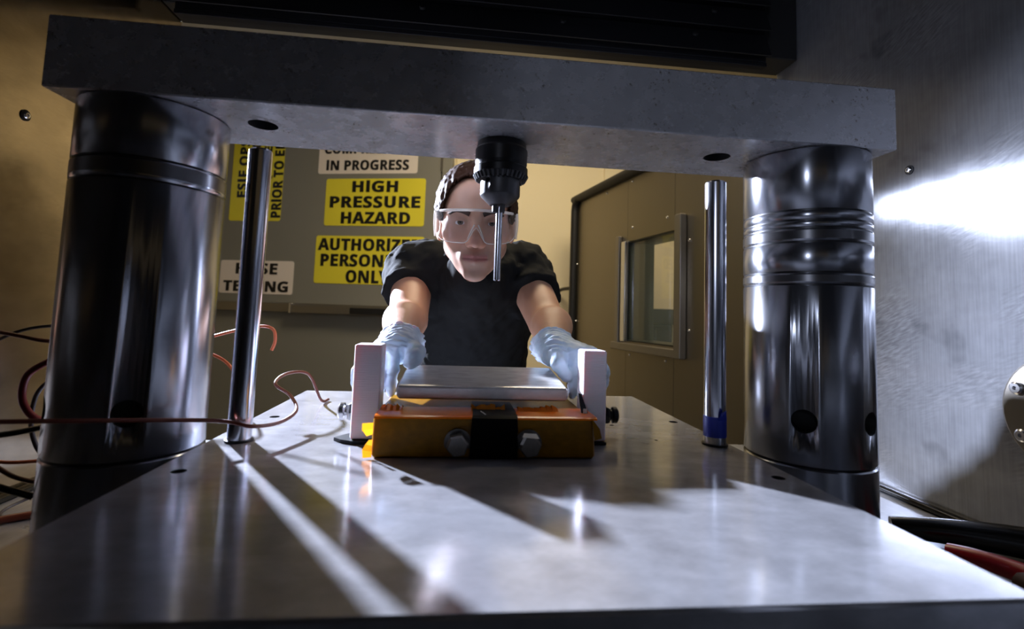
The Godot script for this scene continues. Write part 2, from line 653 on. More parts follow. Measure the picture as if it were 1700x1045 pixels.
func studio_lamp(label: String, at: Vector3, aimed: Vector3, angle: float, energy: float) -> void:
	var s := thing("studio_lamp", label, "lamp", Vector3(at.x, GROUND, at.z))
	var up := at.y - GROUND
	put("pole", lathe([Vector2(0, 0.02), Vector2(0.014, 0.02), Vector2(0.014, up - 0.08), Vector2(0, up - 0.08)], 16), M.dark_metal, s)
	for k in 3:
		var d := Vector3(sin(TAU * k / 3), 0, cos(TAU * k / 3))
		put("leg", tube([Vector3(0, 0.42, 0) + d * 0.012, d * 0.26 + Vector3(0, 0.012, 0)], 0.009), M.dark_metal, s)
	var aim := Basis.looking_at(aimed - at)
	var head := MB.new()
	var turn := Transform3D(aim * Basis(Vector3.RIGHT, -PI / 2), Vector3(0, up, 0))
	add_lathe(head, [Vector2(0, -0.2), Vector2(0.055, -0.2), Vector2(0.06, -0.03), Vector2(0.075, 0.0), Vector2(0.07, 0.0), Vector2(0.055, -0.02), Vector2(0, -0.02)], 32)
	var hm := MB.new()
	hm.join(head, turn)
	put("lamp_head", hm.mesh(), M.dark_metal, s)
	if not M.has("strobe_glow"):
		var bulb := mat("strobe_glow", Color(0.9, 0.93, 1), 0.5)
		bulb.emission_enabled = true
		bulb.emission = Color(0.80, 0.87, 1.0)
		bulb.emission_energy_multiplier = 8.0
	var disc := MB.new()
	disc.join(add_lathe(MB.new(), [Vector2(0, -0.012), Vector2(0.054, -0.012), Vector2(0.05, -0.006), Vector2(0, -0.004)], 32), turn)
	put("flash_tube", disc.mesh(), M.strobe_glow, s)
	var sp := SpotLight3D.new()
	sp.name = "strobe_light"
	sp.spot_angle = angle
	sp.spot_angle_attenuation = 0.9
	sp.spot_range = 12.0
	sp.spot_attenuation = 2.0
	sp.light_size = 0.045
	sp.light_energy = energy
	sp.light_color = Color(0.86, 0.90, 1.0)
	sp.shadow_enabled = true
	s.add_child(sp)
	sp.transform = Transform3D(aim, Vector3(0, up, 0) - aim.z * 0.03)


func chamber() -> void:
	struct("floor", box(Vector3(XL - 0.08, FLOOR_IN - 0.08, ZO - 0.02), Vector3(XR + 0.08, FLOOR_IN, 0.33), 0.002), M.wall_steel)
	struct("wall_left", box(Vector3(XL - 0.08, FLOOR_IN, ZO), Vector3(XL, CEIL, 0.25), 0.004), M.brass_steel)
	var wr := add_box(MB.new(), Vector3(XR, FLOOR_IN, ZO), Vector3(XR + 0.08, CEIL, 0.25), 0.004)
	for k in wr.v.size(): wr.uv[k] = Vector2(wr.v[k].z, wr.v[k].y)
	struct("wall_right", wr.mesh(), M.brushed_wall)
	# the rear wall has a service port, through which a second photographic lamp shines
	var wb := MB.new()
	add_box(wb, Vector3(XL - 0.08, FLOOR_IN, 0.25), Vector3(PORT.x, CEIL, 0.33), 0.004)
	add_box(wb, Vector3(PORT.y, FLOOR_IN, 0.25), Vector3(XR + 0.08, CEIL, 0.33), 0.004)
	add_box(wb, Vector3(PORT.x, FLOOR_IN, 0.25), Vector3(PORT.y, 0.2, 0.33), 0.004)
	add_box(wb, Vector3(PORT.x, 0.6, 0.25), Vector3(PORT.y, CEIL, 0.33), 0.004)
	struct("wall_back", wb.mesh(), M.dark_wall)
	struct("ceiling", box(Vector3(XL - 0.08, CEIL, ZO), Vector3(XR + 0.08, CEIL + 0.08, 0.33), 0.004), M.ceiling_steel)
	struct("wall_front", box(Vector3(XL, 0.742, ZO), Vector3(XR, CEIL, -1.255), 0.004), M.ceiling_steel)
	struct("wall_plinth", box(Vector3(XL - 0.08, GROUND, ZO + 0.01), Vector3(XR + 0.08, FLOOR_IN - 0.08, 0.33), 0.004), M.frame_steel)
	struct("trim_1", box(Vector3(XR - 0.018, FLOOR_IN, ZO), Vector3(XR, FLOOR_IN + 0.014, 0.25), 0.006), M.black_gloss)
	struct("trim_2", box(Vector3(XL, FLOOR_IN, ZO), Vector3(XL + 0.018, FLOOR_IN + 0.014, 0.25), 0.006), M.black_gloss)
	# dark louvred air vent on the inner face of the header
	var v := thing("air_vent", "dark louvred air vent hanging under the ceiling behind the crosshead", "vent", Vector3(0.043, 0.702, -1.247))
	v.scale = Vector3.ONE * 1.07
	put("housing", box(Vector3(-0.72, 0.012, 0.0), Vector3(0.72, 0.29, 0.012), 0.003), M.vent_paint, v)
	for k in 4:
		var y := 0.012 + 0.066 * k
		var sl := MB.new()
		sl.join(add_box(MB.new(), Vector3(-0.715, -0.036, -0.002), Vector3(0.715, 0.036, 0.002), 0.001), Transform3D(Basis(Vector3.RIGHT, -0.35), Vector3(0, y + 0.036, 0.028)))
		put("slat", sl.mesh(), M.vent_paint, v)
		for q in 4:
			put("screw", lathe([Vector2(0, 0), Vector2(0.008, 0), Vector2(0.006, 0.005), Vector2(0, 0.006)], 12), M.bore, v, Vector3(-0.5 + 0.34 * q + 0.05 * k, y + 0.05, 0.026), Vector3(PI / 2 - 0.35, 0, 0))
	put("underside", box(Vector3(-0.72, 0.0, -0.005), Vector3(0.72, 0.012, 0.014), 0.002), M.vent_paint, v)
	# wall fittings
	rivet(Vector3(XL, 0.315, -0.923), Vector3.RIGHT, 0.0085, "steel wall screw on the brass-toned wall beside the crosshead end")
	rivet(Vector3(XR, 0.327, -0.917), Vector3.LEFT, 0.0085, "steel wall screw on the bright brushed wall beside the crosshead end")
	var p := thing("wall_port", "round steel port flange screwed to the scuffed brushed wall", "flange", Vector3(XR, -0.126, -0.658))
	p.basis = Basis(Vector3.BACK, PI / 2).scaled(Vector3.ONE * 1.07)
	put("flange", lathe([Vector2(0.05, 0), Vector2(0.088, 0), Vector2(0.088, 0.006), Vector2(0.084, 0.009), Vector2(0.056, 0.009), Vector2(0.05, 0.004), Vector2(0.05, 0)], 48), M.frame_steel, p)
	put("plug", lathe([Vector2(0.0, 0.003), Vector2(0.0505, 0.003)], 40), M.bore, p)
	for k in 6:
		var a := TAU * k / 6 + 0.98
		put("screw", lathe([Vector2(0, 0), Vector2(0.0095, 0), Vector2(0.0095, 0.004), Vector2(0.007, 0.006), Vector2(0.003, 0.006), Vector2(0.003, 0.003), Vector2(0, 0.003)], 20), M.bright_steel, p, Vector3(cos(a) * 0.07, 0.009, sin(a) * 0.07))


func rivet(at: Vector3, out: Vector3, r: float, label: String) -> void:
	var t := thing("wall_screw", label, "screw", at)
	t.basis = Basis(Quaternion(Vector3.UP, out))
	put("washer", lathe([Vector2(r * 0.7, 0), Vector2(r * 1.15, 0), Vector2(r * 1.15, r * 0.2), Vector2(r * 0.7, r * 0.25)], 24), M.dark_metal, t)
	put("head", lathe([Vector2(0, 0), Vector2(r * 0.75, 0), Vector2(r * 0.75, r * 0.4), Vector2(r * 0.55, r * 0.62), Vector2(r * 0.28, r * 0.66), Vector2(r * 0.26, r * 0.3), Vector2(0, r * 0.3)], 24), M.bright_steel, t)


func room() -> void:
	struct("floor_room", box(Vector3(-2.9, GROUND - 0.1, -4.6), Vector3(2.9, GROUND, 1.9), 0.002), M.room_floor)
	struct("ceiling_room", box(Vector3(-2.9, ROOF, -4.6), Vector3(2.9, ROOF + 0.1, 1.9), 0.002), M.room_ceiling)
	struct("wall_east", box(Vector3(2.8, GROUND, -4.6), Vector3(2.9, ROOF, 1.9), 0.002), M.cream_wall)
	struct("wall_west", box(Vector3(-2.9, GROUND, -4.6), Vector3(-2.8, ROOF, 1.9), 0.002), M.cream_wall)
	struct("wall_south", box(Vector3(-2.8, GROUND, 1.8), Vector3(2.8, ROOF, 1.9), 0.002), M.cream_wall)
	struct("wall_far", box(Vector3(-0.107, GROUND, -3.17), Vector3(0.888, ROOF, -3.05), 0.002), M.cream_wall)
	struct("wall_far_corner", box(Vector3(0.888, GROUND, -3.17), Vector3(2.8, ROOF, -3.034), 0.004), M.cream_wall)
	# the grey steel door and its wall stand at an angle of 14 degrees
	var basis14 := Basis(Vector3.UP, -deg_to_rad(14.06))
	var at := Vector3(-0.1316, 0, -2.996)
	for e in [[-1.60, 0.06], [-2.95, -1.60]]:
		var w := struct("wall_north", box(Vector3(e[0], GROUND, -0.16), Vector3(e[1], ROOF, -0.034), 0.002), M.cream_wall, at)
		w.basis = basis14
	var d := Node3D.new()
	d.name = numbered("door_1")
	add_child(d)
	d.position = at
	d.basis = basis14.scaled(Vector3.ONE * 1.07)
	tag(d, "flat grey painted steel door with a push bar and warning signs", "", "", "structure")
	put("leaf", box(Vector3(-1.65, GROUND / 1.07 + 0.01, -0.03), Vector3(-0.018, 1.15, 0.0), 0.003), M.grey_door, d)
	put("jamb", box(Vector3(-0.010, GROUND / 1.07, -0.03), Vector3(0.050, 1.22, 0.012), 0.004), M.grey_door, d)
	put("header", box(Vector3(-1.70, 1.157, -0.03), Vector3(-0.012, 1.22, 0.012), 0.004), M.grey_door, d)
	for y in [0.85, -0.8]:
		put("hinge", box(Vector3(-0.02, y - 0.06, 0.0), Vector3(-0.004, y + 0.06, 0.008), 0.003), M.frame_steel, d)
	var bar := Node3D.new()
	bar.name = "push_bar"
	d.add_child(bar)
	put("rail", box(Vector3(-1.55, -0.040, 0.0), Vector3(-0.16, 0.014, 0.032), 0.004), M.frame_steel, bar)
	put("touch_bar", box(Vector3(-0.853, -0.044, 0.030), Vector3(-0.26, 0.008, 0.068), 0.008), M.frame_steel, bar)
	put("grip_pad", box(Vector3(-0.49, -0.036, 0.066), Vector3(-0.28, -0.001, 0.073), 0.003), M.black_rubber, bar)
	put("end_cap", box(Vector3(-0.868, -0.045, 0.0), Vector3(-0.853, 0.016, 0.060), 0.003), M.bright_steel, bar)
	# signs: [called, label, left, right, bottom, top, paper, lines of [text, centre x, baseline y, height, width]]
	sign_plate("warning_sign", "yellow HIGH PRESSURE HAZARD sign on the grey door", d, -0.716, -0.106, 0.476, 0.756, M.sign_yellow,
		[["HIGH", -0.411, 0.676, 0.070, 0.280], ["PRESSURE", -0.409, 0.582, 0.070, 0.553], ["HAZARD", -0.400, 0.489, 0.070, 0.422]])
	sign_plate("warning_sign", "yellow AUTHORIZED PERSONNEL ONLY sign on the grey door behind the man's arm", d, -0.757, -0.098, 0.136, 0.416, M.sign_yellow,
		[["AUTHORIZED", -0.428, 0.330, 0.074, 0.630], ["PERSONNEL", -0.428, 0.236, 0.074, 0.585], ["ONLY", -0.428, 0.143, 0.074, 0.262]])
	sign_plate("notice_sign", "white COMPRESSION IN PROGRESS sign on the grey door", d, -0.774, -0.160, 0.786, 1.06, M.sign_white,
		[["COMPRESSION", -0.467, 0.906, 0.064, 0.545], ["IN PROGRESS", -0.467, 0.806, 0.064, 0.510]])
	sign_plate("notice_sign", "white HOSE TESTING sign on the grey door behind the thin steel rod", d, -1.363, -0.887, 0.062, 0.260, M.sign_white,
		[["HOSE", -1.125, 0.178, 0.068, 0.270], ["TESTING", -1.125, 0.074, 0.068, 0.420]])
	var up := Node3D.new()
	var s := sign_plate("warning_sign", "tall yellow sign with sideways lettering on the grey door", d, -1.335, -0.997, 0.500, 1.16, M.sign_yellow, [])
	var rows := ["ESIF OPS", "PERMISSION", "REQUIRED", "PRIOR TO ENTRY"]
	var lens := [0.36, 0.50, 0.39, 0.62]
	var start := [0.64, 0.57, 0.625, 0.515]
	for k in 4:
		var l := lettering(rows[k], 0.066, lens[k], s)
		l.position = Vector3(-1.258 + 0.0775 * k, start[k] + lens[k] / 2, 0.0035) - Vector3(-1.166, 0.83, 0)
		l.rotation.z = PI / 2
	up.free()
	chamber_door()
	# what is seen through the chamber door's window
	var box_at := Vector3(1.247, 0.0, -3.033)
	var c := thing("wall_box", "black wall-mounted box on a stem seen through the chamber door window", "box", box_at)
	c.scale = Vector3.ONE * 1.07
	put("case", box(Vector3(-0.075, -0.035, 0.0), Vector3(0.10, 0.055, 0.09), 0.008), M.black_rubber, c)
	put("stem", box(Vector3(-0.025, -0.14, 0.0), Vector3(0.075, -0.035, 0.05), 0.005), M.black_rubber, c)
	put("lug", box(Vector3(-0.05, -0.055, 0.02), Vector3(0.0, -0.035, 0.07), 0.004), M.black_rubber, c)


func lettering(words: String, height: float, width: float, parent: Node) -> MeshInstance3D:
	var f := SystemFont.new()
	f.font_names = PackedStringArray(["Droid Sans"])
	f.font_weight = 700
	var t := TextMesh.new()
	t.text = words.replace("I", "l")   # this typeface puts serifs on its capital I; the signs have a plain bar
	var heavy := FontVariation.new()
	heavy.base_font = f
	heavy.variation_embolden = 0.55
	t.font = heavy
	t.font_size = 64
	t.pixel_size = 0.001
	t.depth = 0.002
	t.curve_step = 1.0
	var o := put("lettering", t, M.ink, parent)
	var bb := t.get_aabb()
	o.scale = Vector3(width / maxf(bb.size.x, 1e-4), height / maxf(bb.size.y, 1e-4), 1)
	return o


func sign_plate(called: String, label: String, door: Node3D, l: float, r: float, b: float, t: float, paper: Material, lines: Array) -> Node3D:
	var s := thing(called, label, "sign")
	var mid := Vector3((l + r) / 2, (b + t) / 2, 0)
	s.transform = door.transform * Transform3D(Basis.IDENTITY, mid)
	var w := (r - l) / 2
	var h := (t - b) / 2
	var q := MB.new()
	var rad := 0.014
	var ring := []
	for k in 4:
		for a in 5:
			var an := PI / 2 * k + PI / 2 * a / 4
			ring.append(Vector3((w - rad) * (1 if k in [0, 3] else -1) + cos(an) * rad, (h - rad) * (1 if k < 2 else -1) + sin(an) * rad, 0.0025))
	var c0 := q.vert(Vector3(0, 0, 0.0025), Vector3.BACK)
	for p in ring: q.vert(p, Vector3.BACK)
	for k in ring.size():
		var k2 := (k + 1) % ring.size()
		q.i.append_array([c0, c0 + 1 + k, c0 + 1 + k2])
	for k in ring.size():
		var a: Vector3 = ring[k]
		var e: Vector3 = ring[(k + 1) % ring.size()]
		q.face(Vector3(a.x, a.y, 0.0002), Vector3(e.x, e.y, 0.0002), e, a)
	put("plate", q.mesh(), paper, s)
	for x in lines:
		var o := lettering(x[0], x[3], x[4], s)
		var bb: AABB = o.mesh.get_aabb()
		o.position = Vector3(x[1], x[2] + x[3] / 2, 0.0035) - mid - bb.get_center() * o.scale * Vector3(1, 1, 0)
	return s


func chamber_door() -> void:
	# swung wide open on the hinge at the right front corner; x runs from the hinge outwards, -z is the inner face
	var d := Node3D.new()
	d.name = numbered("door_2")
	add_child(d)
	d.position = Vector3(XR, 0, -1.37)
	d.basis = Basis(Vector3(-0.1895, 0, -0.9819), Vector3.UP, Vector3(0.9819, 0, -0.1895)).scaled(Vector3.ONE * 1.07)
	tag(d, "open steel chamber door with black gasket edge and a window", "", "", "structure")
	var x0 := 0.455
	var x1 := 0.791
	var y0 := -0.102
	var y1 := 0.327
	var lo := -0.42
	var hi := 0.628
	var w := 1.345
	var th := 0.13
	put("panel", box(Vector3(0.03, lo, 0.0), Vector3(x0, hi, th), 0.003), M.door_steel, d)
	put("panel", box(Vector3(x1, lo, 0.0), Vector3(w, hi, th), 0.003), M.door_steel, d)
	put("panel", box(Vector3(x0, lo, 0.0), Vector3(x1, y0, th), 0.0005), M.door_steel, d)
	put("panel", box(Vector3(x0, y1, 0.0), Vector3(x1, hi, th), 0.0005), M.door_steel, d)
	# the gasket bead runs round the rim
	var rr := 0.06
	var path := [Vector3(0.04, hi - 0.004, -0.010), Vector3(0.5, hi - 0.004, -0.010), Vector3(w - rr, hi - 0.004, -0.010)]
	for k in 4:
		var a := PI / 2 - PI / 2 * (k + 1) / 4
		path.append(Vector3(w - rr - 0.012 + cos(a) * rr, hi - rr - 0.004 + sin(a) * rr, -0.010))
	put("gasket", tube(path, 0.022, 6, 12), M.black_rubber, d)
	put("gasket", tube([Vector3(w - 0.012, hi - rr, -0.010), Vector3(w - 0.012, 0.1, -0.010), Vector3(w - 0.012, lo, -0.010)], 0.022, 4, 12), M.black_rubber, d)
	put("rim", box(Vector3(w, lo, 0.002), Vector3(w + 0.018, hi - 0.04, th), 0.006), M.black_rubber, d)
	put("rim", box(Vector3(0.03, hi, 0.002), Vector3(w - 0.04, hi + 0.02, th), 0.006), M.black_rubber, d)
	# window: frame bars proud of the panel, dark reveal, two panes
	put("frame_bar", box(Vector3(0.381, -0.14, -0.028), Vector3(0.420, 0.375, 0.0), 0.004), M.frame_steel, d)
	put("frame_bar", box(Vector3(0.835, -0.132, -0.018), Vector3(0.868, 0.357, 0.0), 0.004), M.frame_steel, d)
	put("frame_bar", box(Vector3(0.420, -0.140, -0.022), Vector3(0.895, -0.108, 0.0), 0.004), M.frame_steel, d)
	put("frame_lip", box(Vector3(0.791, -0.104, -0.012), Vector3(0.826, 0.330, 0.0), 0.003), M.bright_steel, d)
	put("reveal", box(Vector3(x1 - 0.006, y0, 0.002), Vector3(x1, y1, th), 0.001), M.reveal, d)
	put("reveal", box(Vector3(x0, y0, 0.002), Vector3(x0 + 0.006, y1, th), 0.001), M.reveal, d)
	put("reveal", box(Vector3(x0, y1 - 0.006, 0.002), Vector3(x1, y1, th), 0.001), M.reveal, d)
	put("reveal", box(Vector3(x0, y0, 0.002), Vector3(x1, y0 + 0.006, th), 0.001), M.reveal, d)
	for z in [0.012, 0.105]:
		var pn := MB.new()
		pn.face(Vector3(x1 - 0.004, y0 + 0.004, z), Vector3(x0 + 0.004, y0 + 0.004, z), Vector3(x0 + 0.004, y1 - 0.004, z), Vector3(x1 - 0.004, y1 - 0.004, z))
		put("pane", pn.mesh(), M.pane_glass, d)
	var sc := lathe([Vector2(0, 0), Vector2(0.0062, 0), Vector2(0.005, 0.003), Vector2(0.002, 0.004), Vector2(0, 0.0025)], 12)
	for s in [[0.989, 0.585], [0.759, 0.585], [0.53, 0.585], [1.312, 0.272], [1.312, -0.029], [0.753, 0.383], [0.501, 0.382], [0.367, 0.277], [0.367, -0.04], [0.503, -0.157], [0.76, -0.157]]:
		put("screw", sc, M.bright_steel, d, Vector3(s[0], s[1], 0), Vector3(-PI / 2, 0, 0))
	put("handle", tube([Vector3(w - 0.02, 0.147, 0.03), Vector3(w + 0.12, 0.149, 0.01), Vector3(w + 0.21, 0.142, 0.005), Vector3(w + 0.245, 0.122, 0.005), Vector3(w + 0.235, 0.105, 0.005)], 0.011, 6, 8, 0.008), M.black_rubber, d)
	put("hinge", lathe([Vector2(0, -0.3), Vector2(0.02, -0.3), Vector2(0.02, 0.5), Vector2(0, 0.5)], 20), M.frame_steel, d, Vector3(0.02, 0, 0.05))


func press() -> void:
	# bed
	var holes := []
	for h in [[-0.322, -0.636, 0.0085], [0.418, -0.615, 0.0085], [0.422, -0.94, 0.0085], [-0.322, -0.94, 0.0085], [0.288, -0.905, 0.004], [0.33, -0.80, 0.003]]:
		holes.append([h[2], 0.05, Vector3(h[0], BED, h[1]), Vector3.ZERO])
	var bed := drilled("press_bed", box(Vector3(-0.356, FLOOR_IN + 0.001, -1.235), Vector3(0.446, BED, -0.3425), 0.0025), M.bed_steel, self, holes)
	tag(bed, "wide polished steel bed plate under the taped battery block", "bed plate")
	# crosshead
	var ch := [[0.0215, 0.06, Vector3(-0.313, 0.275, -0.775), Vector3.ZERO], [0.0215, 0.06, Vector3(0.420, 0.275, -0.775), Vector3.ZERO]]
	var head := drilled("press_crosshead", box(Vector3(-0.558, 0.275, -0.88), Vector3(0.668, 0.374, -0.685), 0.002), M.head_steel, self, ch)
	tag(head, "long heavy steel crosshead beam spanning the two columns", "beam")
	# columns: hydraulic cylinders with grooves, a seam and spanner holes
	column(-0.463, 0.0945, "thick polished steel column beside the copper wires", [0.190, 0.173, 0.160], [[0.165, 0.188]], [0.05], -0.209, [0.49, -0.85])
	column(0.578, 0.0950, "thick polished steel column beside the brushed bright wall", [0.176, 0.160, 0.148, 0.126, 0.079, 0.060], [[0.128, 0.146], [0.062, 0.077]], [], -0.214, [-0.68, 0.42])
	rod(-0.313, 0.0165, 0.236, "thin dark steel rod beside the copper wire loop", false)
	rod(0.418, 0.0170, 0.232, "thin steel rod with blue tape round its foot", true)
	chuck()


func column(x: float, r: float, label: String, grooves: Array, bands: Array, _x: Array, seam: float, holes: Array) -> void:
	var t := thing("steel_column", label, "column", Vector3(x, 0, -0.775))
	var prof := [Vector2(0, seam + 0.002), Vector2(r - 0.002, seam + 0.002), Vector2(r, seam + 0.004)]
	var ys := grooves.duplicate()
	ys.sort()
	for y in ys:
		prof.append_array([Vector2(r, y - 0.0022), Vector2(r - 0.0022, y - 0.0014), Vector2(r - 0.0022, y + 0.0014), Vector2(r, y + 0.0022)])
	prof.append_array([Vector2(r, 0.272), Vector2(r - 0.0015, 0.2735), Vector2(0, 0.2735)])
	var hs := []
	for a in holes:
		# a: angle from the camera's side, counted to the right
		var dir := Vector3(sin(a), 0, cos(a))
		hs.append([0.0175, 0.05, Vector3(0, -0.146, 0) + dir * r, Vector3(PI / 2, 0, 0)])
	var body := CSGMesh3D.new()
	body.name = "sleeve"
	body.mesh = lathe(prof, 96)
	body.material = M.column_steel
	for k in holes.size():
		var c := csg_cylinder(0.0175, 0.06, hs[k][2], Vector3.ZERO, M.bore)
		c.basis = Basis(Vector3.UP, holes[k]) * Basis(Vector3.RIGHT, PI / 2)
		body.add_child(c, true)
	t.add_child(body)
	put("foot", lathe([Vector2(0, FLOOR_IN + 0.001), Vector2(r, FLOOR_IN + 0.001), Vector2(r, seam - 0.003), Vector2(r - 0.002, seam - 0.001), Vector2(0, seam - 0.001)], 96), M.column_steel, t)
	put("seal", lathe([Vector2(0, seam - 0.001), Vector2(r - 0.003, seam - 0.001), Vector2(r - 0.003, seam + 0.002), Vector2(0, seam + 0.002)], 64), M.groove, t)
	for y in ys:
		put("groove_ring", lathe([Vector2(r - 0.0021, y - 0.0012), Vector2(r - 0.0017, y - 0.0012), Vector2(r - 0.0017, y + 0.0012), Vector2(r - 0.0021, y + 0.0012)], 96), M.groove, t)
	for b in bands:
		put("grease_band", lathe([Vector2(r - 0.001, b[0] + 0.0022), Vector2(r + 0.0003, b[0] + 0.0024), Vector2(r + 0.0003, b[1] - 0.0024), Vector2(r - 0.001, b[1] - 0.0022)], 96), M.grease, t)


func rod(x: float, r: float, top: float, label: String, taped: bool) -> void:
	var t := thing("guide_rod", label, "rod", Vector3(x, BED, -0.775))
	var h := top - BED
	put("shaft", lathe([Vector2(0, 0.0), Vector2(r, 0.0), Vector2(r, h - 0.003), Vector2(r - 0.003, h), Vector2(0, h)], 48), M.rod_steel, t)
	put("shoulder", lathe([Vector2(r, 0.0), Vector2(r + 0.003, 0.0), Vector2(r + 0.003, 0.003), Vector2(r, 0.0035)], 40), M.groove, t)
	if taped:
		put("blue_tape", lathe([Vector2(r, 0.014), Vector2(r + 0.0007, 0.014), Vector2(r + 0.0009, 0.03), Vector2(r + 0.0007, 0.046), Vector2(r, 0.046)], 40), M.blue_tape, t).set_meta("label", "blue masking tape")
		var q := MB.new()
		q.face(Vector3(-0.004, 0.042, r + 0.001), Vector3(0.010, 0.042, r), Vector3(0.008, 0.058, r + 0.004), Vector3(-0.002, 0.054, r + 0.006))
		q.face(Vector3(-0.002, 0.054, r + 0.006), Vector3(0.008, 0.058, r + 0.004), Vector3(0.004, 0.060, r + 0.012), Vector3(-0.004, 0.050, r + 0.012))
		put("tape_end", q.mesh(), M.blue_tape, t)


func chuck() -> void:
	var t := thing("drill_chuck", "black drill chuck holding a thin steel probe under the crosshead", "drill chuck", Vector3(0.0565, 0, -0.785))
	put("sleeve", lathe([Vector2(0.036, 0.232), Vector2(0.0405, 0.234), Vector2(0.0420, 0.240), Vector2(0.0425, 0.262), Vector2(0.0405, 0.2655), Vector2(0.0395, 0.2745), Vector2(0, 0.2745)], 64), M.chuck_black, t)
	var ring := MB.new()
	add_lathe(ring, [Vector2(0.030, 0.2145), Vector2(0.0385, 0.2145), Vector2(0.0435, 0.222), Vector2(0.0435, 0.2325), Vector2(0.0415, 0.2345), Vector2(0.03, 0.2345)], 64)
	put("gear_ring", ring.mesh(), M.chuck_black, t)
	var teeth := MB.new()
	for k in 34:
		var a := TAU * k / 34
		var bs := Basis(Vector3.UP, a)
		teeth.join(add_box(MB.new(), Vector3(-0.0022, -0.0075, -0.004), Vector3(0.0022, 0.0035, 0.0032), 0.001), Transform3D(bs * Basis(Vector3.RIGHT, 0.5), bs * Vector3(0, 0.2195, 0.0408)))
	put("gear_teeth", teeth.mesh(), M.chuck_grey, t)
	var body := CSGMesh3D.new()
	body.name = "body"
	body.mesh = lathe([Vector2(0, 0.1730), Vector2(0.0165, 0.1730), Vector2(0.0185, 0.1745), Vector2(0.0312, 0.1865), Vector2(0.0322, 0.189), Vector2(0.0322, 0.2185), Vector2(0, 0.2185)], 64)
	body.material = M.chuck_grey
	for a in [-0.75, -0.75 + TAU / 3, -0.75 - TAU / 3]:
		var c := csg_cylinder(0.0042, 0.03, Vector3(sin(a) * 0.032, 0.2085, cos(a) * 0.032), Vector3.ZERO, M.bore)
		c.basis = Basis(Vector3.UP, a) * Basis(Vector3.RIGHT, PI / 2)
		body.add_child(c, true)
	t.add_child(body)
	for k in 3:
		var a := TAU * k / 3 + 0.5
		var j := MB.new()
		j.join(add_box(MB.new(), Vector3(-0.004, -0.011, -0.0015), Vector3(0.004, 0.006, 0.006), 0.0015), Transform3D(Basis(Vector3.UP, a), Vector3(sin(a), 0, cos(a)) * 0.0058 + Vector3(0, 0.172, 0)))
		put("jaw", j.mesh(), M.chuck_grey, t)
	put("probe", lathe([Vector2(0, 0.0505), Vector2(0.0042, 0.0505), Vector2(0.0054, 0.052), Vector2(0.0054, 0.170), Vector2(0, 0.170)], 32), M.rod_steel, t)
	t.get_node("probe").set_meta("label", "bright thin steel probe")


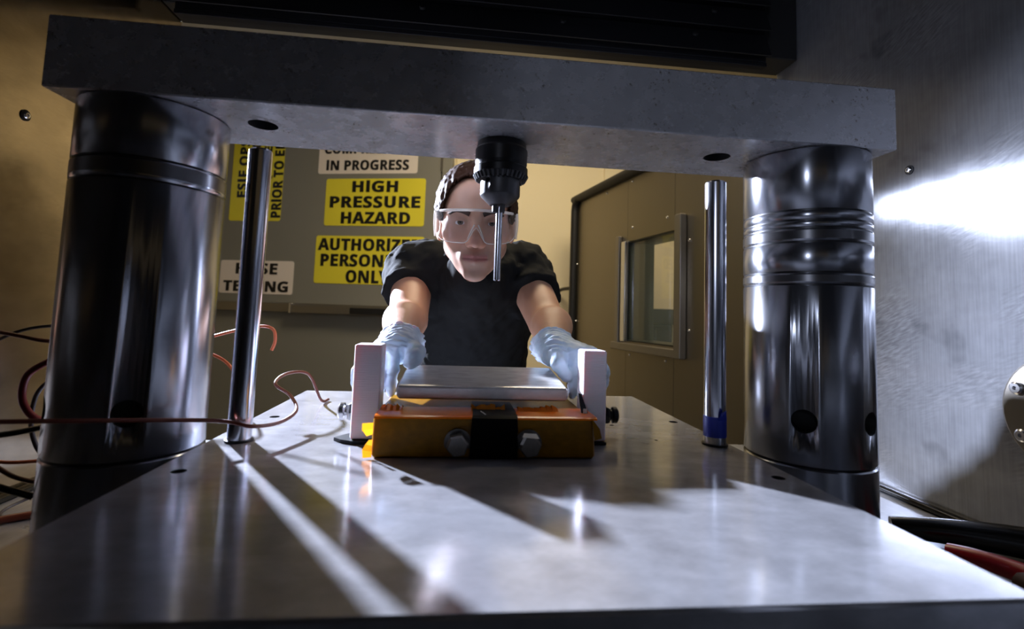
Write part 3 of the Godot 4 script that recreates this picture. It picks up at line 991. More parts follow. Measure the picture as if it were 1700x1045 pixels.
func sample() -> void:
	var t := thing("taped_block", "battery block wrapped in amber film with black tape round its middle", "battery block", Vector3(0.043, BED, -0.69))
	var hw := 0.154
	var top := 0.054
	# the wrapped body leans back slightly at its top
	var b := MB.new()
	add_box(b, Vector3(-hw, 0.0005, -0.185), Vector3(hw, top, 0.0), 0.004)
	for k in b.v.size():
		if b.v[k].y > 0.03: b.v[k].z -= 0.010 * smoothstep(-0.1, 0.0, b.v[k].z)
	put("body", b.mesh(), M.kapton, t)
	# overlapping strips of film laid across the upper front edge
	for s in [[-0.153, -0.064, 0.0], [-0.066, -0.018, 0.0004], [0.042, 0.102, 0.0003], [0.098, 0.158, 0.0007]]:
		var q := MB.new()
		var e: float = s[2]
		var pts := [Vector2(-0.076, top + 0.0008), Vector2(-0.03, top + 0.0009), Vector2(-0.0135, top + 0.001), Vector2(-0.0095, top - 0.0005), Vector2(-0.0085, top - 0.003)]
		for k in pts.size() - 1:
			var p0: Vector2 = pts[k] + Vector2(e, e)
			var p1: Vector2 = pts[k + 1] + Vector2(e, e)
			q.face(Vector3(s[0], p1.y, p1.x), Vector3(s[1], p1.y, p1.x), Vector3(s[1], p0.y, p0.x), Vector3(s[0], p0.y, p0.x))
		put("film_strip", q.mesh(), M.kapton_orange, t)
	# loose film ends: a torn flap at one end, a folded overhang at the other
	var rng := RandomNumberGenerator.new()
	rng.seed = 5
	var f := MB.new()
	for k in 6:
		var y0 := 0.002 + 0.0075 * k
		var y1 := y0 + 0.0075
		var w0 := 0.010 + 0.007 * sin(k * 1.3 + 0.4)
		var w1 := 0.010 + 0.007 * sin((k + 1) * 1.3 + 0.4)
		if k == 3: continue
		f.face(Vector3(-hw - w0 * 0.7, y0, 0.004 - 0.01 * sin(k)), Vector3(-hw + 0.002, y0, 0.001), Vector3(-hw + 0.002, y1, -0.001), Vector3(-hw - w1 * 0.7, y1, 0.002 - 0.01 * sin(k + 1)))
	put("film_flap", f.mesh(), M.kapton_film, t)
	var g := MB.new()
	g.face(Vector3(hw - 0.002, 0.026, 0.001), Vector3(hw + 0.010, 0.028, -0.004), Vector3(hw + 0.008, 0.040, -0.008), Vector3(hw - 0.004, top + 0.0005, -0.006))
	g.face(Vector3(hw - 0.004, top + 0.0008, -0.006), Vector3(hw + 0.008, 0.040, -0.008), Vector3(hw + 0.006, 0.044, -0.04), Vector3(hw - 0.004, top + 0.0008, -0.05))
	put("film_flap", g.mesh(), M.kapton, t)
	# crumpled bits of film between block and plate
	for s in [[-0.150, -0.06, 0.03], [-0.02, -0.068, 0.05], [0.05, -0.066, 0.06]]:
		var cr := MB.new()
		for k in 7:
			var x0: float = s[0] + s[2] * k / 7.0
			var x1: float = x0 + s[2] / 7.0
			var h0 := rng.randf_range(0.001, 0.008)
			var h1 := rng.randf_range(0.001, 0.008)
			cr.face(Vector3(x0, top + 0.0012, s[1] + 0.018), Vector3(x1, top + 0.0012, s[1] + 0.018), Vector3(x1, top + 0.0012 + h1, s[1] + 0.004), Vector3(x0, top + 0.0012 + h0, s[1] + 0.004))
			cr.face(Vector3(x0, top + 0.0012 + h0, s[1] + 0.004), Vector3(x1, top + 0.0012 + h1, s[1] + 0.004), Vector3(x1, top + 0.0012, s[1] - 0.010), Vector3(x0, top + 0.0012, s[1] - 0.010))
		put("crumpled_film", cr.mesh(), M.kapton_film, t)
	# black tape band over top and front
	var bt := MB.new()
	var wrap := [Vector2(-0.12, top + 0.0022), Vector2(-0.03, top + 0.0026), Vector2(-0.013, top + 0.0022), Vector2(-0.0065, top - 0.001), Vector2(-0.0035, 0.035), Vector2(0.0018, 0.012), Vector2(0.0024, 0.001)]
	for k in wrap.size() - 1:
		var p0: Vector2 = wrap[k]
		var p1: Vector2 = wrap[k + 1]
		var l0 := -0.018 - 0.004 * smoothstep(0.0, 6.0, k)
		var l1 := -0.018 - 0.004 * smoothstep(0.0, 6.0, k + 1)
		bt.face(Vector3(l1, p1.y, p1.x), Vector3(0.0445, p1.y, p1.x), Vector3(0.0435, p0.y, p0.x), Vector3(l0, p0.y, p0.x))
	put("black_tape", bt.mesh(), M.black_tape, t).set_meta("label", "band of black tape")
	put("white_thread", box(Vector3(0.001, top + 0.0028, -0.035), Vector3(0.0028, top + 0.0040, -0.012), 0.0005), M.white_tape, t, Vector3(0, 0, 0), Vector3(0, 0.25, 0))
	# two bolts in the front face
	for x in [-0.0385, 0.0595]:
		var bm := MB.new()
		bm.join(hexagon(0.0152, 0.026), Transform3D(Basis(Vector3.BACK, 0.2), Vector3.ZERO))
		var bolt := put("bolt", bm.mesh(), M.bolt_steel, t, Vector3(x, 0.021, -0.006))
		put("washer", add_tube(MB.new(), PackedVector3Array([Vector3(0, 0, 0), Vector3(0, 0, 0.004)]), 0.0185, 28).mesh(), M.bolt_steel, bolt)
		if x > 0:
			var wt := MB.new()
			wt.face(Vector3(-0.015, 0.004, 0.0263), Vector3(-0.011, 0.0035, 0.0268), Vector3(-0.006, 0.0135, 0.0268), Vector3(-0.010, 0.014, 0.0263))
			wt.face(Vector3(-0.012, 0.0135, 0.027), Vector3(0.011, 0.012, 0.027), Vector3(0.008, 0.0168, 0.020), Vector3(-0.009, 0.0175, 0.020))
			put("white_tape", wt.mesh(), M.white_tape, bolt).set_meta("label", "scrap of white tape")
	# hose fittings at both ends, half hidden by the white posts
	for s in [-1, 1]:
		var ft := MB.new()
		var turn := Basis(Vector3.UP, s * PI / 2)
		var z := -0.128
		ft.join(add_lathe(MB.new(), [Vector2(0, 0), Vector2(0.0115, 0), Vector2(0.0115, 0.030), Vector2(0, 0.030)], 28), Transform3D(turn * Basis(Vector3.RIGHT, PI / 2), Vector3(s * hw, 0.036, z)))
		var rim := MB.new()
		rim.join(add_lathe(MB.new(), [Vector2(0, 0.056), Vector2(0.009, 0.056), Vector2(0.0095, 0.062), Vector2(0.0135, 0.064), Vector2(0.0135, 0.070), Vector2(0.010, 0.0725), Vector2(0, 0.0725)], 28), Transform3D(turn * Basis(Vector3.RIGHT, PI / 2), Vector3(s * hw, 0.036, z)))
		var fo := put("hose_fitting", ft.mesh(), M.bright_steel if s < 0 else M.dark_metal, t)
		var nut := MB.new()
		nut.join(hexagon(0.0145, 0.030), Transform3D(turn, Vector3(s * (hw + 0.028), 0.036, z)))
		put("nut", nut.mesh(), M.bright_steel if s < 0 else M.dark_metal, fo)
		put("collar", rim.mesh(), M.bright_steel if s < 0 else M.dark_metal, fo)

	# aluminium plate held above the block, its far edge a little higher
	var ap := thing("metal_plate", "flat bare aluminium plate held above the taped block", "plate", Vector3(0.043, -0.1335, -0.758))
	var pl := MB.new()
	add_box(pl, Vector3(-0.1315, 0.0, -0.150), Vector3(0.1285, 0.0215, 0.0), 0.0042)
	put("slab", pl.mesh(), M.alum, ap)
	ap.rotation.x = 0.098

	# 3D-printed white posts
	for s in [[-0.134, -0.786, 0.0405, "white plastic post at the torn film end of the taped block"], [0.2155, -0.786, 0.0375, "white plastic post at the end of the taped block nearest the open chamber door"]]:
		var p := thing("plastic_post", s[3], "post", Vector3(s[0], BED, s[1]))
		put("shaft", box(Vector3(-s[2] / 2, 0.0055, -0.0205), Vector3(s[2] / 2, 0.1455, 0.0205), 0.0025), M.printed_plastic, p)
	var sh := thing("steel_shim", "dark pointed steel shim lying under the white post at the torn film end", "shim", Vector3(-0.134, BED, -0.786))
	var sm := MB.new()
	var ol := [Vector2(-0.046, 0.006), Vector2(-0.034, 0.018), Vector2(-0.016, 0.027), Vector2(0.021, 0.027), Vector2(0.021, -0.02), Vector2(-0.03, -0.02)]
	for k in ol.size():
		var a: Vector2 = ol[k]
		var c: Vector2 = ol[(k + 1) % ol.size()]
		sm.face(Vector3(a.x, 0.0002, a.y), Vector3(c.x, 0.0002, c.y), Vector3(c.x, 0.005, c.y), Vector3(a.x, 0.005, a.y))
		sm.face(Vector3(0, 0.005, 0), Vector3(a.x, 0.005, a.y), Vector3(c.x, 0.005, c.y), Vector3(0, 0.005, 0))
	put("blade", sm.mesh(), M.dark_metal, sh)
	var sh2 := thing("steel_shim", "dark flat shim lying under the white post nearest the open chamber door", "shim", Vector3(0.2155, BED, -0.786))
	put("blade", box(Vector3(-0.018, 0.0002, -0.02), Vector3(0.02, 0.005, 0.022), 0.001), M.dark_metal, sh2)
	var wd := thing("black_clip", "small black wedge clip with pale tip leaning on a white post", "clip", Vector3(0.190, -0.1455, -0.742))
	var wm := MB.new()
	wm.face(Vector3(-0.004, 0.0, 0.012), Vector3(0.006, 0.0, 0.012), Vector3(0.002, 0.024, -0.014), Vector3(-0.003, 0.026, -0.014))
	wm.face(Vector3(0.006, 0.0, 0.012), Vector3(0.007, 0.0, 0.002), Vector3(0.003, 0.024, -0.017), Vector3(0.002, 0.024, -0.014))
	wm.face(Vector3(0.007, 0.0, 0.002), Vector3(-0.003, 0.0, 0.002), Vector3(-0.002, 0.026, -0.017), Vector3(0.003, 0.024, -0.017))
	wm.face(Vector3(-0.003, 0.0, 0.002), Vector3(-0.004, 0.0, 0.012), Vector3(-0.003, 0.026, -0.014), Vector3(-0.002, 0.026, -0.017))
	put("wedge", wm.mesh(), M.black_gloss, wd)
	put("tip", box(Vector3(-0.002, 0.0005, 0.0115), Vector3(0.004, 0.008, 0.0135), 0.001), M.white_tape, wd)


func wiring() -> void:
	wire("copper-coloured wire crossing in front of the thick column and looping at the thin rod", M.brown_wire, 0.0028,
		[Vector3(-0.73, -0.13, -0.52), Vector3(-0.60, -0.132, -0.56), Vector3(-0.47, -0.142, -0.628), Vector3(-0.36, -0.158, -0.715), Vector3(-0.318, -0.166, -0.744), Vector3(-0.285, -0.173, -0.748), Vector3(-0.262, -0.176, -0.79), Vector3(-0.258, -0.170, -0.85), Vector3(-0.285, -0.155, -0.90), Vector3(-0.318, -0.138, -0.92), Vector3(-0.31, -0.125, -0.96), Vector3(-0.29, -0.135, -1.02), Vector3(-0.275, -0.190, -1.06), Vector3(-0.27, -0.1965, -1.10)])
	wire("short copper wire with bare curled end behind the thin dark rod", M.copper_wire, 0.0028,
		[Vector3(-0.55, -0.09, -1.00), Vector3(-0.46, -0.062, -1.0), Vector3(-0.40, -0.046, -0.98), Vector3(-0.36, -0.04, -0.96), Vector3(-0.338, -0.046, -0.95), Vector3(-0.334, -0.066, -0.95), Vector3(-0.339, -0.083, -0.95)])
	wire("copper wire drooping behind the thick column towards the bed edge", M.copper_wire, 0.0028,
		[Vector3(-0.60, -0.06, -1.05), Vector3(-0.50, -0.085, -1.0), Vector3(-0.43, -0.105, -0.97), Vector3(-0.395, -0.135, -0.95), Vector3(-0.37, -0.18, -0.93), Vector3(-0.365, -0.26, -0.92)])
	wire("thick red cable bowed against the brass-toned wall", M.red_wire, 0.0048,
		[Vector3(-0.59, -0.075, -0.85), Vector3(-0.602, -0.094, -0.81), Vector3(-0.622, -0.112, -0.8), Vector3(-0.629, -0.136, -0.8), Vector3(-0.624, -0.159, -0.8), Vector3(-0.612, -0.18, -0.81), Vector3(-0.595, -0.199, -0.85)])
	wire("dark brown wire beside the brass-toned wall, uppermost of the bundle", M.brown_wire, 0.003,
		[Vector3(-0.738, -0.042, -0.8), Vector3(-0.684, -0.051, -0.8), Vector3(-0.638, -0.059, -0.8), Vector3(-0.605, -0.066, -0.81), Vector3(-0.57, -0.072, -0.89)])
	wire("thin grey wire arching over the dark brown wire beside the wall", M.grey_wire, 0.0025,
		[Vector3(-0.738, -0.084, -0.825), Vector3(-0.703, -0.074, -0.825), Vector3(-0.661, -0.053, -0.825), Vector3(-0.622, -0.044, -0.835), Vector3(-0.575, -0.042, -0.9)])
	wire("thick black wire running level under the copper-coloured wire", M.black_gloss, 0.004,
		[Vector3(-0.7, -0.205, -0.75), Vector3(-0.626, -0.191, -0.75), Vector3(-0.589, -0.185, -0.755), Vector3(-0.565, -0.181, -0.8)])
	wire("grey wire hanging down beside the thick column", M.grey_wire, 0.0032,
		[Vector3(-0.6, -0.112, -0.89), Vector3(-0.632, -0.134, -0.845), Vector3(-0.64, -0.172, -0.835), Vector3(-0.634, -0.214, -0.835), Vector3(-0.62, -0.246, -0.845), Vector3(-0.595, -0.27, -0.88)])
	wire("thin orange-brown wire low beside the foot of the thick column", M.copper_wire, 0.0025,
		[Vector3(-0.72, -0.226, -0.77), Vector3(-0.639, -0.229, -0.77), Vector3(-0.604, -0.232, -0.775), Vector3(-0.562, -0.238, -0.82)])
	wire("dark wire falling towards the foot of the thick column", M.brown_wire, 0.003,
		[Vector3(-0.7, -0.2, -0.75), Vector3(-0.622, -0.226, -0.75), Vector3(-0.587, -0.247, -0.755), Vector3(-0.562, -0.268, -0.79)])
	wire("thick black cable sloping down to the foot of the thick column", M.black_gloss, 0.0045,
		[Vector3(-0.7, -0.225, -0.72), Vector3(-0.62, -0.243, -0.73), Vector3(-0.58, -0.256, -0.735), Vector3(-0.558, -0.268, -0.745)])
	wire("thick dark red cable lying on the chamber floor beside the column foot", M.brown_wire, 0.006,
		[Vector3(-0.76, -0.345, -0.845), Vector3(-0.704, -0.3455, -0.856), Vector3(-0.68, -0.3455, -0.872), Vector3(-0.626, -0.3455, -0.91)])
	wire("thin grey wire looped on the chamber floor beside the column foot", M.grey_wire, 0.0024,
		[Vector3(-0.663, -0.321, -0.963), Vector3(-0.71, -0.34, -0.94), Vector3(-0.721, -0.3485, -0.904), Vector3(-0.69, -0.3495, -0.877), Vector3(-0.642, -0.3495, -0.893)])
	# cutters on the chamber floor
	var t := thing("hand_pliers", "pliers with a black and a red handle lying beside the bed plate", "pliers", Vector3(0.832, FLOOR_IN, -0.706))
	t.scale = Vector3.ONE * 1.07
	var k := MB.new()
	add_tube(k, smooth_path([Vector3(-0.09, 0.016, -0.075), Vector3(-0.04, 0.022, -0.045), Vector3(0.02, 0.024, -0.012), Vector3(0.068, 0.025, 0.022)], 6), 0.015, 14, 0.024)
	put("black_handle", k.mesh(), M.black_gloss, t).set_meta("label", "black handle")
	var k2 := MB.new()
	add_tube(k2, smooth_path([Vector3(-0.072, 0.014, 0.0), Vector3(-0.062, 0.018, 0.03), Vector3(-0.05, 0.019, 0.065), Vector3(-0.045, 0.019, 0.092)], 6), 0.010, 8, 0.015)
	put("red_handle", k2.mesh(), M.red_grip, t).set_meta("label", "red handle")
	put("jaws", tube([Vector3(0.060, 0.022, 0.030), Vector3(0.058, 0.022, 0.08), Vector3(0.06, 0.016, 0.15)], 0.018, 6, 10, 0.006), M.dark_metal, t)
	var wd := thing("wooden_handle", "brown rough wooden handle end beside the red handle of the pliers", "handle", Vector3(0.803, FLOOR_IN, -0.728))
	wd.scale = Vector3.ONE * 1.07
	put("stick", tube([Vector3(-0.045, 0.018, 0.112), Vector3(-0.045, 0.018, 0.15), Vector3(-0.04, 0.018, 0.22)], 0.013, 6, 9, 0.016), M.wood_brown, wd)


func wire(label: String, m: Material, r: float, pts: Array) -> void:
	tag(put("wire", tube(pts, r, 8, 10), m), label, "wire")


# ------------------------------------------------------------------ the man
const SKIN := Color(0.47, 0.255, 0.165)
var HB: Transform3D      # the head's own axes: y up, z out of the face


func person() -> void:
	var t := thing("person", "man in black t-shirt, clear safety glasses and pale gloves leaning into the chamber", "person", Vector3(0.05, GROUND, -1.6))
	var back := Transform3D(Basis.IDENTITY, -t.position)
	var shL := Vector3(-0.123, 0.089, -1.28)
	var shR := Vector3(0.165, 0.098, -1.27)
	var elL := Vector3(-0.112, -0.025, -1.10)
	var elR := Vector3(0.199, -0.024, -1.10)
	var wrL := Vector3(-0.103, -0.060, -0.91)
	var wrR := Vector3(0.175, -0.060, -0.91)
	var neck := Vector3(0.032, 0.090, -1.19)
	var head := Vector3(0.026, 0.185, -1.035)
	HB = Transform3D(Basis(Vector3.UP, -0.02) * Basis(Vector3.RIGHT, 0.15) * Basis(Vector3.BACK, 0.005), head)

	# body: one skin surface (arms, neck, trunk, legs inside the clothes), the head on a grid of its own
	var fl := elL.lerp(wrL, 0.28) + Vector3(-0.005, 0.009, 0)
	var fr := elR.lerp(wrR, 0.28) + Vector3(0.005, 0.009, 0)
	var bones := [
		[shL, elL, 0.053, 0.042], [elL + Vector3(0, 0.002, 0), fl, 0.040, 0.0425], [fl, wrL, 0.0425, 0.027],
		[shR, elR, 0.053, 0.042], [elR + Vector3(0, 0.002, 0), fr, 0.040, 0.0425], [fr, wrR, 0.0425, 0.027],
		[HB * Vector3(0, -0.05, -0.035), neck + Vector3(0, 0, -0.03), 0.040, 0.044], [neck, Vector3(0.04, 0.0, -1.33), 0.05, 0.06],
		[shL, shR, 0.045, 0.045], [Vector3(0.04, 0.0, -1.33), Vector3(0.05, -0.2, -1.60), 0.06, 0.08],
		[Vector3(-0.03, -0.2, -1.60), Vector3(-0.05, -0.60, -1.58), 0.085, 0.055], [Vector3(-0.05, -0.60, -1.58), Vector3(-0.06, -1.0, -1.62), 0.055, 0.04],
		[Vector3(0.13, -0.2, -1.60), Vector3(0.15, -0.60, -1.58), 0.085, 0.055], [Vector3(0.15, -0.60, -1.58), Vector3(0.16, -1.0, -1.62), 0.055, 0.04],
	]
	var body := MB.new()
	nets(field(bones, 0.011), Vector3(-0.26, -1.08, -1.78), Vector3(0.36, 0.22, -0.84), 0.0095, body, true, back)
	nets(HeadField.new(), Vector3(-0.108, -0.150, -0.130), Vector3(0.108, 0.135, 0.130), 0.0027, body, true, back * HB)
	put("body", body.mesh(), M.skin, t)
	put("hair", nets(HairField.new(noise(77, 60.0, 2)), Vector3(-0.11, -0.085, -0.15), Vector3(0.11, 0.15, 0.11), 0.0031, MB.new(), false, back * HB).mesh(), M.hair, t)
	for s in [-1, 1]:
		put("eye", eyeball(0.0122, back * HB * Transform3D(Basis(Vector3.UP, -0.03 * s - 0.0), Vector3(0.0315 * s, 0.001, 0.0665))), M.eye, t)
		var br := MB.new()
		add_tube(br, smooth_path([HB * Vector3(0.013 * s, 0.0160, 0.0925), HB * Vector3(0.026 * s, 0.0210, 0.0915), HB * Vector3(0.040 * s, 0.0225, 0.0845), HB * Vector3(0.053 * s, 0.0165, 0.0705)], 6), 0.0048, 8, 0.0022)
		for k in br.v.size(): br.v[k] = back * br.v[k]
		put("eyebrow", br.mesh(), M.hair, t)
	glasses(t, back)

	# t-shirt
	var chest := Vector3(0.036, 0.02, -1.34)
	var waist := Vector3(0.045, -0.150, -1.52)
	var hip := Vector3(0.05, -0.27, -1.62)
	var dx := Vector3(0.062, 0, 0)
	var cloth := [
		[shL + Vector3(0.012, 0.0, 0), shR - Vector3(0.012, 0.0, 0), 0.074, 0.074], [neck + Vector3(-0.012, 0.005, -0.01), shL + Vector3(0.03, 0.012, 0), 0.062, 0.070], [neck + Vector3(0.012, 0.005, -0.01), shR + Vector3(-0.03, 0.012, 0), 0.062, 0.070],
		[chest - dx, waist - dx * 0.8, 0.105, 0.098], [chest + dx, waist + dx * 0.8, 0.105, 0.098], [waist - dx * 0.8, hip - dx * 0.9, 0.098, 0.115], [waist + dx * 0.8, hip + dx * 0.9, 0.098, 0.115],
		[Vector3(0.032, 0.055, -1.25), waist + Vector3(0, 0, 0.02), 0.085, 0.09], [Vector3(0.031, 0.066, -1.20), Vector3(0.028, 0.082, -1.125), 0.078, 0.060],
	]
	var dl := (elL - shL).normalized()
	var dr := (elR - shR).normalized()
	var hemL := shL + dl * 0.098
	var hemR := shR + dr * 0.098
	var sleeves := [[shL, hemL + dl * 0.05, 0.070, 0.066], [shR, hemR + dr * 0.05, 0.070, 0.066]]
	var fold := noise(14, 9.0, 3)
	var shirt := ShirtField.new()
	shirt.cloth = cloth
	shirt.sleeves = sleeves
	shirt.hemL = hemL; shirt.hemR = hemR; shirt.dl = dl; shirt.dr = dr
	shirt.fold = fold; shirt.neck = neck; shirt.throat = HB * Vector3(0, -0.04, -0.03)
	put("t_shirt", nets(shirt, Vector3(-0.27, -0.34, -1.80), Vector3(0.32, 0.20, -1.08), 0.0068, MB.new(), false, back).mesh(), M.shirt, t)
	var legs := [
		[Vector3(-0.02, -0.26, -1.62), Vector3(0.12, -0.26, -1.62), 0.12, 0.12],
		[Vector3(-0.03, -0.28, -1.61), Vector3(-0.05, -0.60, -1.58), 0.105, 0.075], [Vector3(-0.05, -0.60, -1.58), Vector3(-0.06, -1.02, -1.63), 0.075, 0.062],
		[Vector3(0.13, -0.28, -1.61), Vector3(0.15, -0.60, -1.58), 0.105, 0.075], [Vector3(0.15, -0.60, -1.58), Vector3(0.16, -1.02, -1.63), 0.075, 0.062],
	]
	put("trousers", nets(field(legs, 0.03, -1.05), Vector3(-0.2, -1.09, -1.80), Vector3(0.32, -0.1, -1.44), 0.016, MB.new(), false, back).mesh(), M.denim, t)
	for x in [-0.06, 0.16]:
		var sb := [[Vector3(x, -1.055, -1.66), Vector3(x, -1.062, -1.50), 0.046, 0.038], [Vector3(x, -1.03, -1.64), Vector3(x, -1.0, -1.64), 0.045, 0.05]]
		put("shoe", nets(field(sb, 0.03, -1.0985), Vector3(x - 0.09, -1.115, -1.75), Vector3(x + 0.09, -0.93, -1.42), 0.012, MB.new(), false, back).mesh(), M.shoe, t)

	# gloved hands: palms above the plate's ends, fingers curled down beside it, thumbs on its top
	var handL := [
		[wrL, Vector3(-0.109, -0.077, -0.852), 0.021, 0.0135], [wrL, Vector3(-0.125, -0.073, -0.850), 0.021, 0.0140], [wrL + Vector3(-0.004, 0, 0), Vector3(-0.140, -0.076, -0.853), 0.021, 0.0135], [wrL + Vector3(-0.010, -0.002, 0), Vector3(-0.155, -0.083, -0.860), 0.020, 0.0125],
		[wrL + Vector3(0.012, -0.004, 0.01), Vector3(-0.078, -0.072, -0.862), 0.020, 0.0140]]
	var fingL := [
		[[Vector3(-0.109, -0.077, -0.852), Vector3(-0.1055, -0.099, -0.832), 0.0118, 0.0110], [Vector3(-0.1055, -0.099, -0.832), Vector3(-0.1065, -0.122, -0.833), 0.0098, 0.0090], [Vector3(-0.1065, -0.122, -0.833), Vector3(-0.1075, -0.137, -0.838), 0.0090, 0.0080]],
		[[Vector3(-0.125, -0.073, -0.850), Vector3(-0.1245, -0.098, -0.830), 0.0110, 0.0102], [Vector3(-0.1245, -0.098, -0.830), Vector3(-0.1255, -0.124, -0.832), 0.0098, 0.0090], [Vector3(-0.1255, -0.124, -0.832), Vector3(-0.1255, -0.139, -0.838), 0.0090, 0.0080]],
		[[Vector3(-0.140, -0.076, -0.853), Vector3(-0.1455, -0.101, -0.834), 0.0106, 0.0098], [Vector3(-0.1455, -0.101, -0.834), Vector3(-0.146, -0.125, -0.836), 0.0095, 0.0088], [Vector3(-0.146, -0.125, -0.836), Vector3(-0.1455, -0.138, -0.842), 0.0088, 0.0078]],
		[[Vector3(-0.155, -0.083, -0.860), Vector3(-0.1655, -0.104, -0.846), 0.0095, 0.0088], [Vector3(-0.1655, -0.104, -0.846), Vector3(-0.166, -0.122, -0.848), 0.0085, 0.0079], [Vector3(-0.166, -0.122, -0.848), Vector3(-0.165, -0.134, -0.852), 0.0079, 0.0072]],
		[[Vector3(-0.082, -0.070, -0.878), Vector3(-0.0705, -0.072, -0.850), 0.0175, 0.0165], [Vector3(-0.0705, -0.072, -0.850), Vector3(-0.0720, -0.079, -0.834), 0.0158, 0.0150], [Vector3(-0.0720, -0.079, -0.834), Vector3(-0.0775, -0.0865, -0.832), 0.0146, 0.0118]]]
	glove(t, back, handL, fingL, wrL, elL, 31)
	var handR := [
		[wrR, Vector3(0.199, -0.070, -0.858), 0.021, 0.0135], [wrR, Vector3(0.216, -0.067, -0.853), 0.021, 0.0140], [wrR + Vector3(0.004, 0, 0), Vector3(0.234, -0.069, -0.856), 0.021, 0.0135], [wrR + Vector3(0.010, -0.002, 0), Vector3(0.250, -0.076, -0.862), 0.020, 0.0125],
		[wrR + Vector3(0.0, -0.006, 0.01), Vector3(0.176, -0.073, -0.868), 0.021, 0.0150]]
	var fingR := [
		[[Vector3(0.199, -0.070, -0.858), Vector3(0.1985, -0.098, -0.836), 0.0118, 0.0110], [Vector3(0.1985, -0.098, -0.836), Vector3(0.1970, -0.121, -0.836), 0.0098, 0.0090], [Vector3(0.1970, -0.121, -0.836), Vector3(0.1970, -0.135, -0.840), 0.0090, 0.0080]],
		[[Vector3(0.216, -0.067, -0.853), Vector3(0.2150, -0.094, -0.832), 0.0110, 0.0102], [Vector3(0.2150, -0.094, -0.832), Vector3(0.2145, -0.120, -0.834), 0.0098, 0.0090], [Vector3(0.2145, -0.120, -0.834), Vector3(0.2140, -0.135, -0.840), 0.0090, 0.0080]],
		[[Vector3(0.234, -0.069, -0.856), Vector3(0.2365, -0.096, -0.836), 0.0106, 0.0098], [Vector3(0.2365, -0.096, -0.836), Vector3(0.2355, -0.120, -0.838), 0.0095, 0.0088], [Vector3(0.2355, -0.120, -0.838), Vector3(0.2345, -0.133, -0.844), 0.0088, 0.0078]],
		[[Vector3(0.250, -0.076, -0.862), Vector3(0.2565, -0.097, -0.848), 0.0095, 0.0088], [Vector3(0.2565, -0.097, -0.848), Vector3(0.2550, -0.116, -0.850), 0.0085, 0.0079], [Vector3(0.2550, -0.116, -0.850), Vector3(0.2535, -0.128, -0.854), 0.0079, 0.0072]],
		[[Vector3(0.178, -0.071, -0.882), Vector3(0.1730, -0.075, -0.853), 0.0175, 0.0160], [Vector3(0.1730, -0.073, -0.853), Vector3(0.1705, -0.083, -0.838), 0.0150, 0.0140], [Vector3(0.1705, -0.083, -0.838), Vector3(0.1845, -0.103, -0.832), 0.0135, 0.0112]]]
	glove(t, back, handR, fingR, wrR, elR, 57)


func glove(t: Node3D, back: Transform3D, palm: Array, fingers: Array, wr: Vector3, el: Vector3, sd: int) -> void:
	var n := noise(sd, 40.0, 2)
	var axis := (el - wr).normalized()
	var cuff_end := wr + axis * 0.024
	var f := GloveField.new()
	f.palm = palm; f.fingers = fingers; f.wr = wr; f.axis = axis; f.cuff_end = cuff_end; f.n = n; f.cut = (axis + Vector3(0, 0.62, 0)).normalized()
	var lo := wr
	var hi := wr
	var all := palm.duplicate()
	for g in fingers: all.append_array(g)
	for b in all:
		for k in 2:
			lo = lo.min(b[k])
			hi = hi.max(b[k])
	lo = lo.min(cuff_end - Vector3.ONE * 0.045)
	hi = hi.max(cuff_end + Vector3.ONE * 0.045)
	put("glove", nets(f, lo - Vector3.ONE * 0.02, hi + Vector3.ONE * 0.02, 0.0025, MB.new(), false, back).mesh(), M.glove, t)


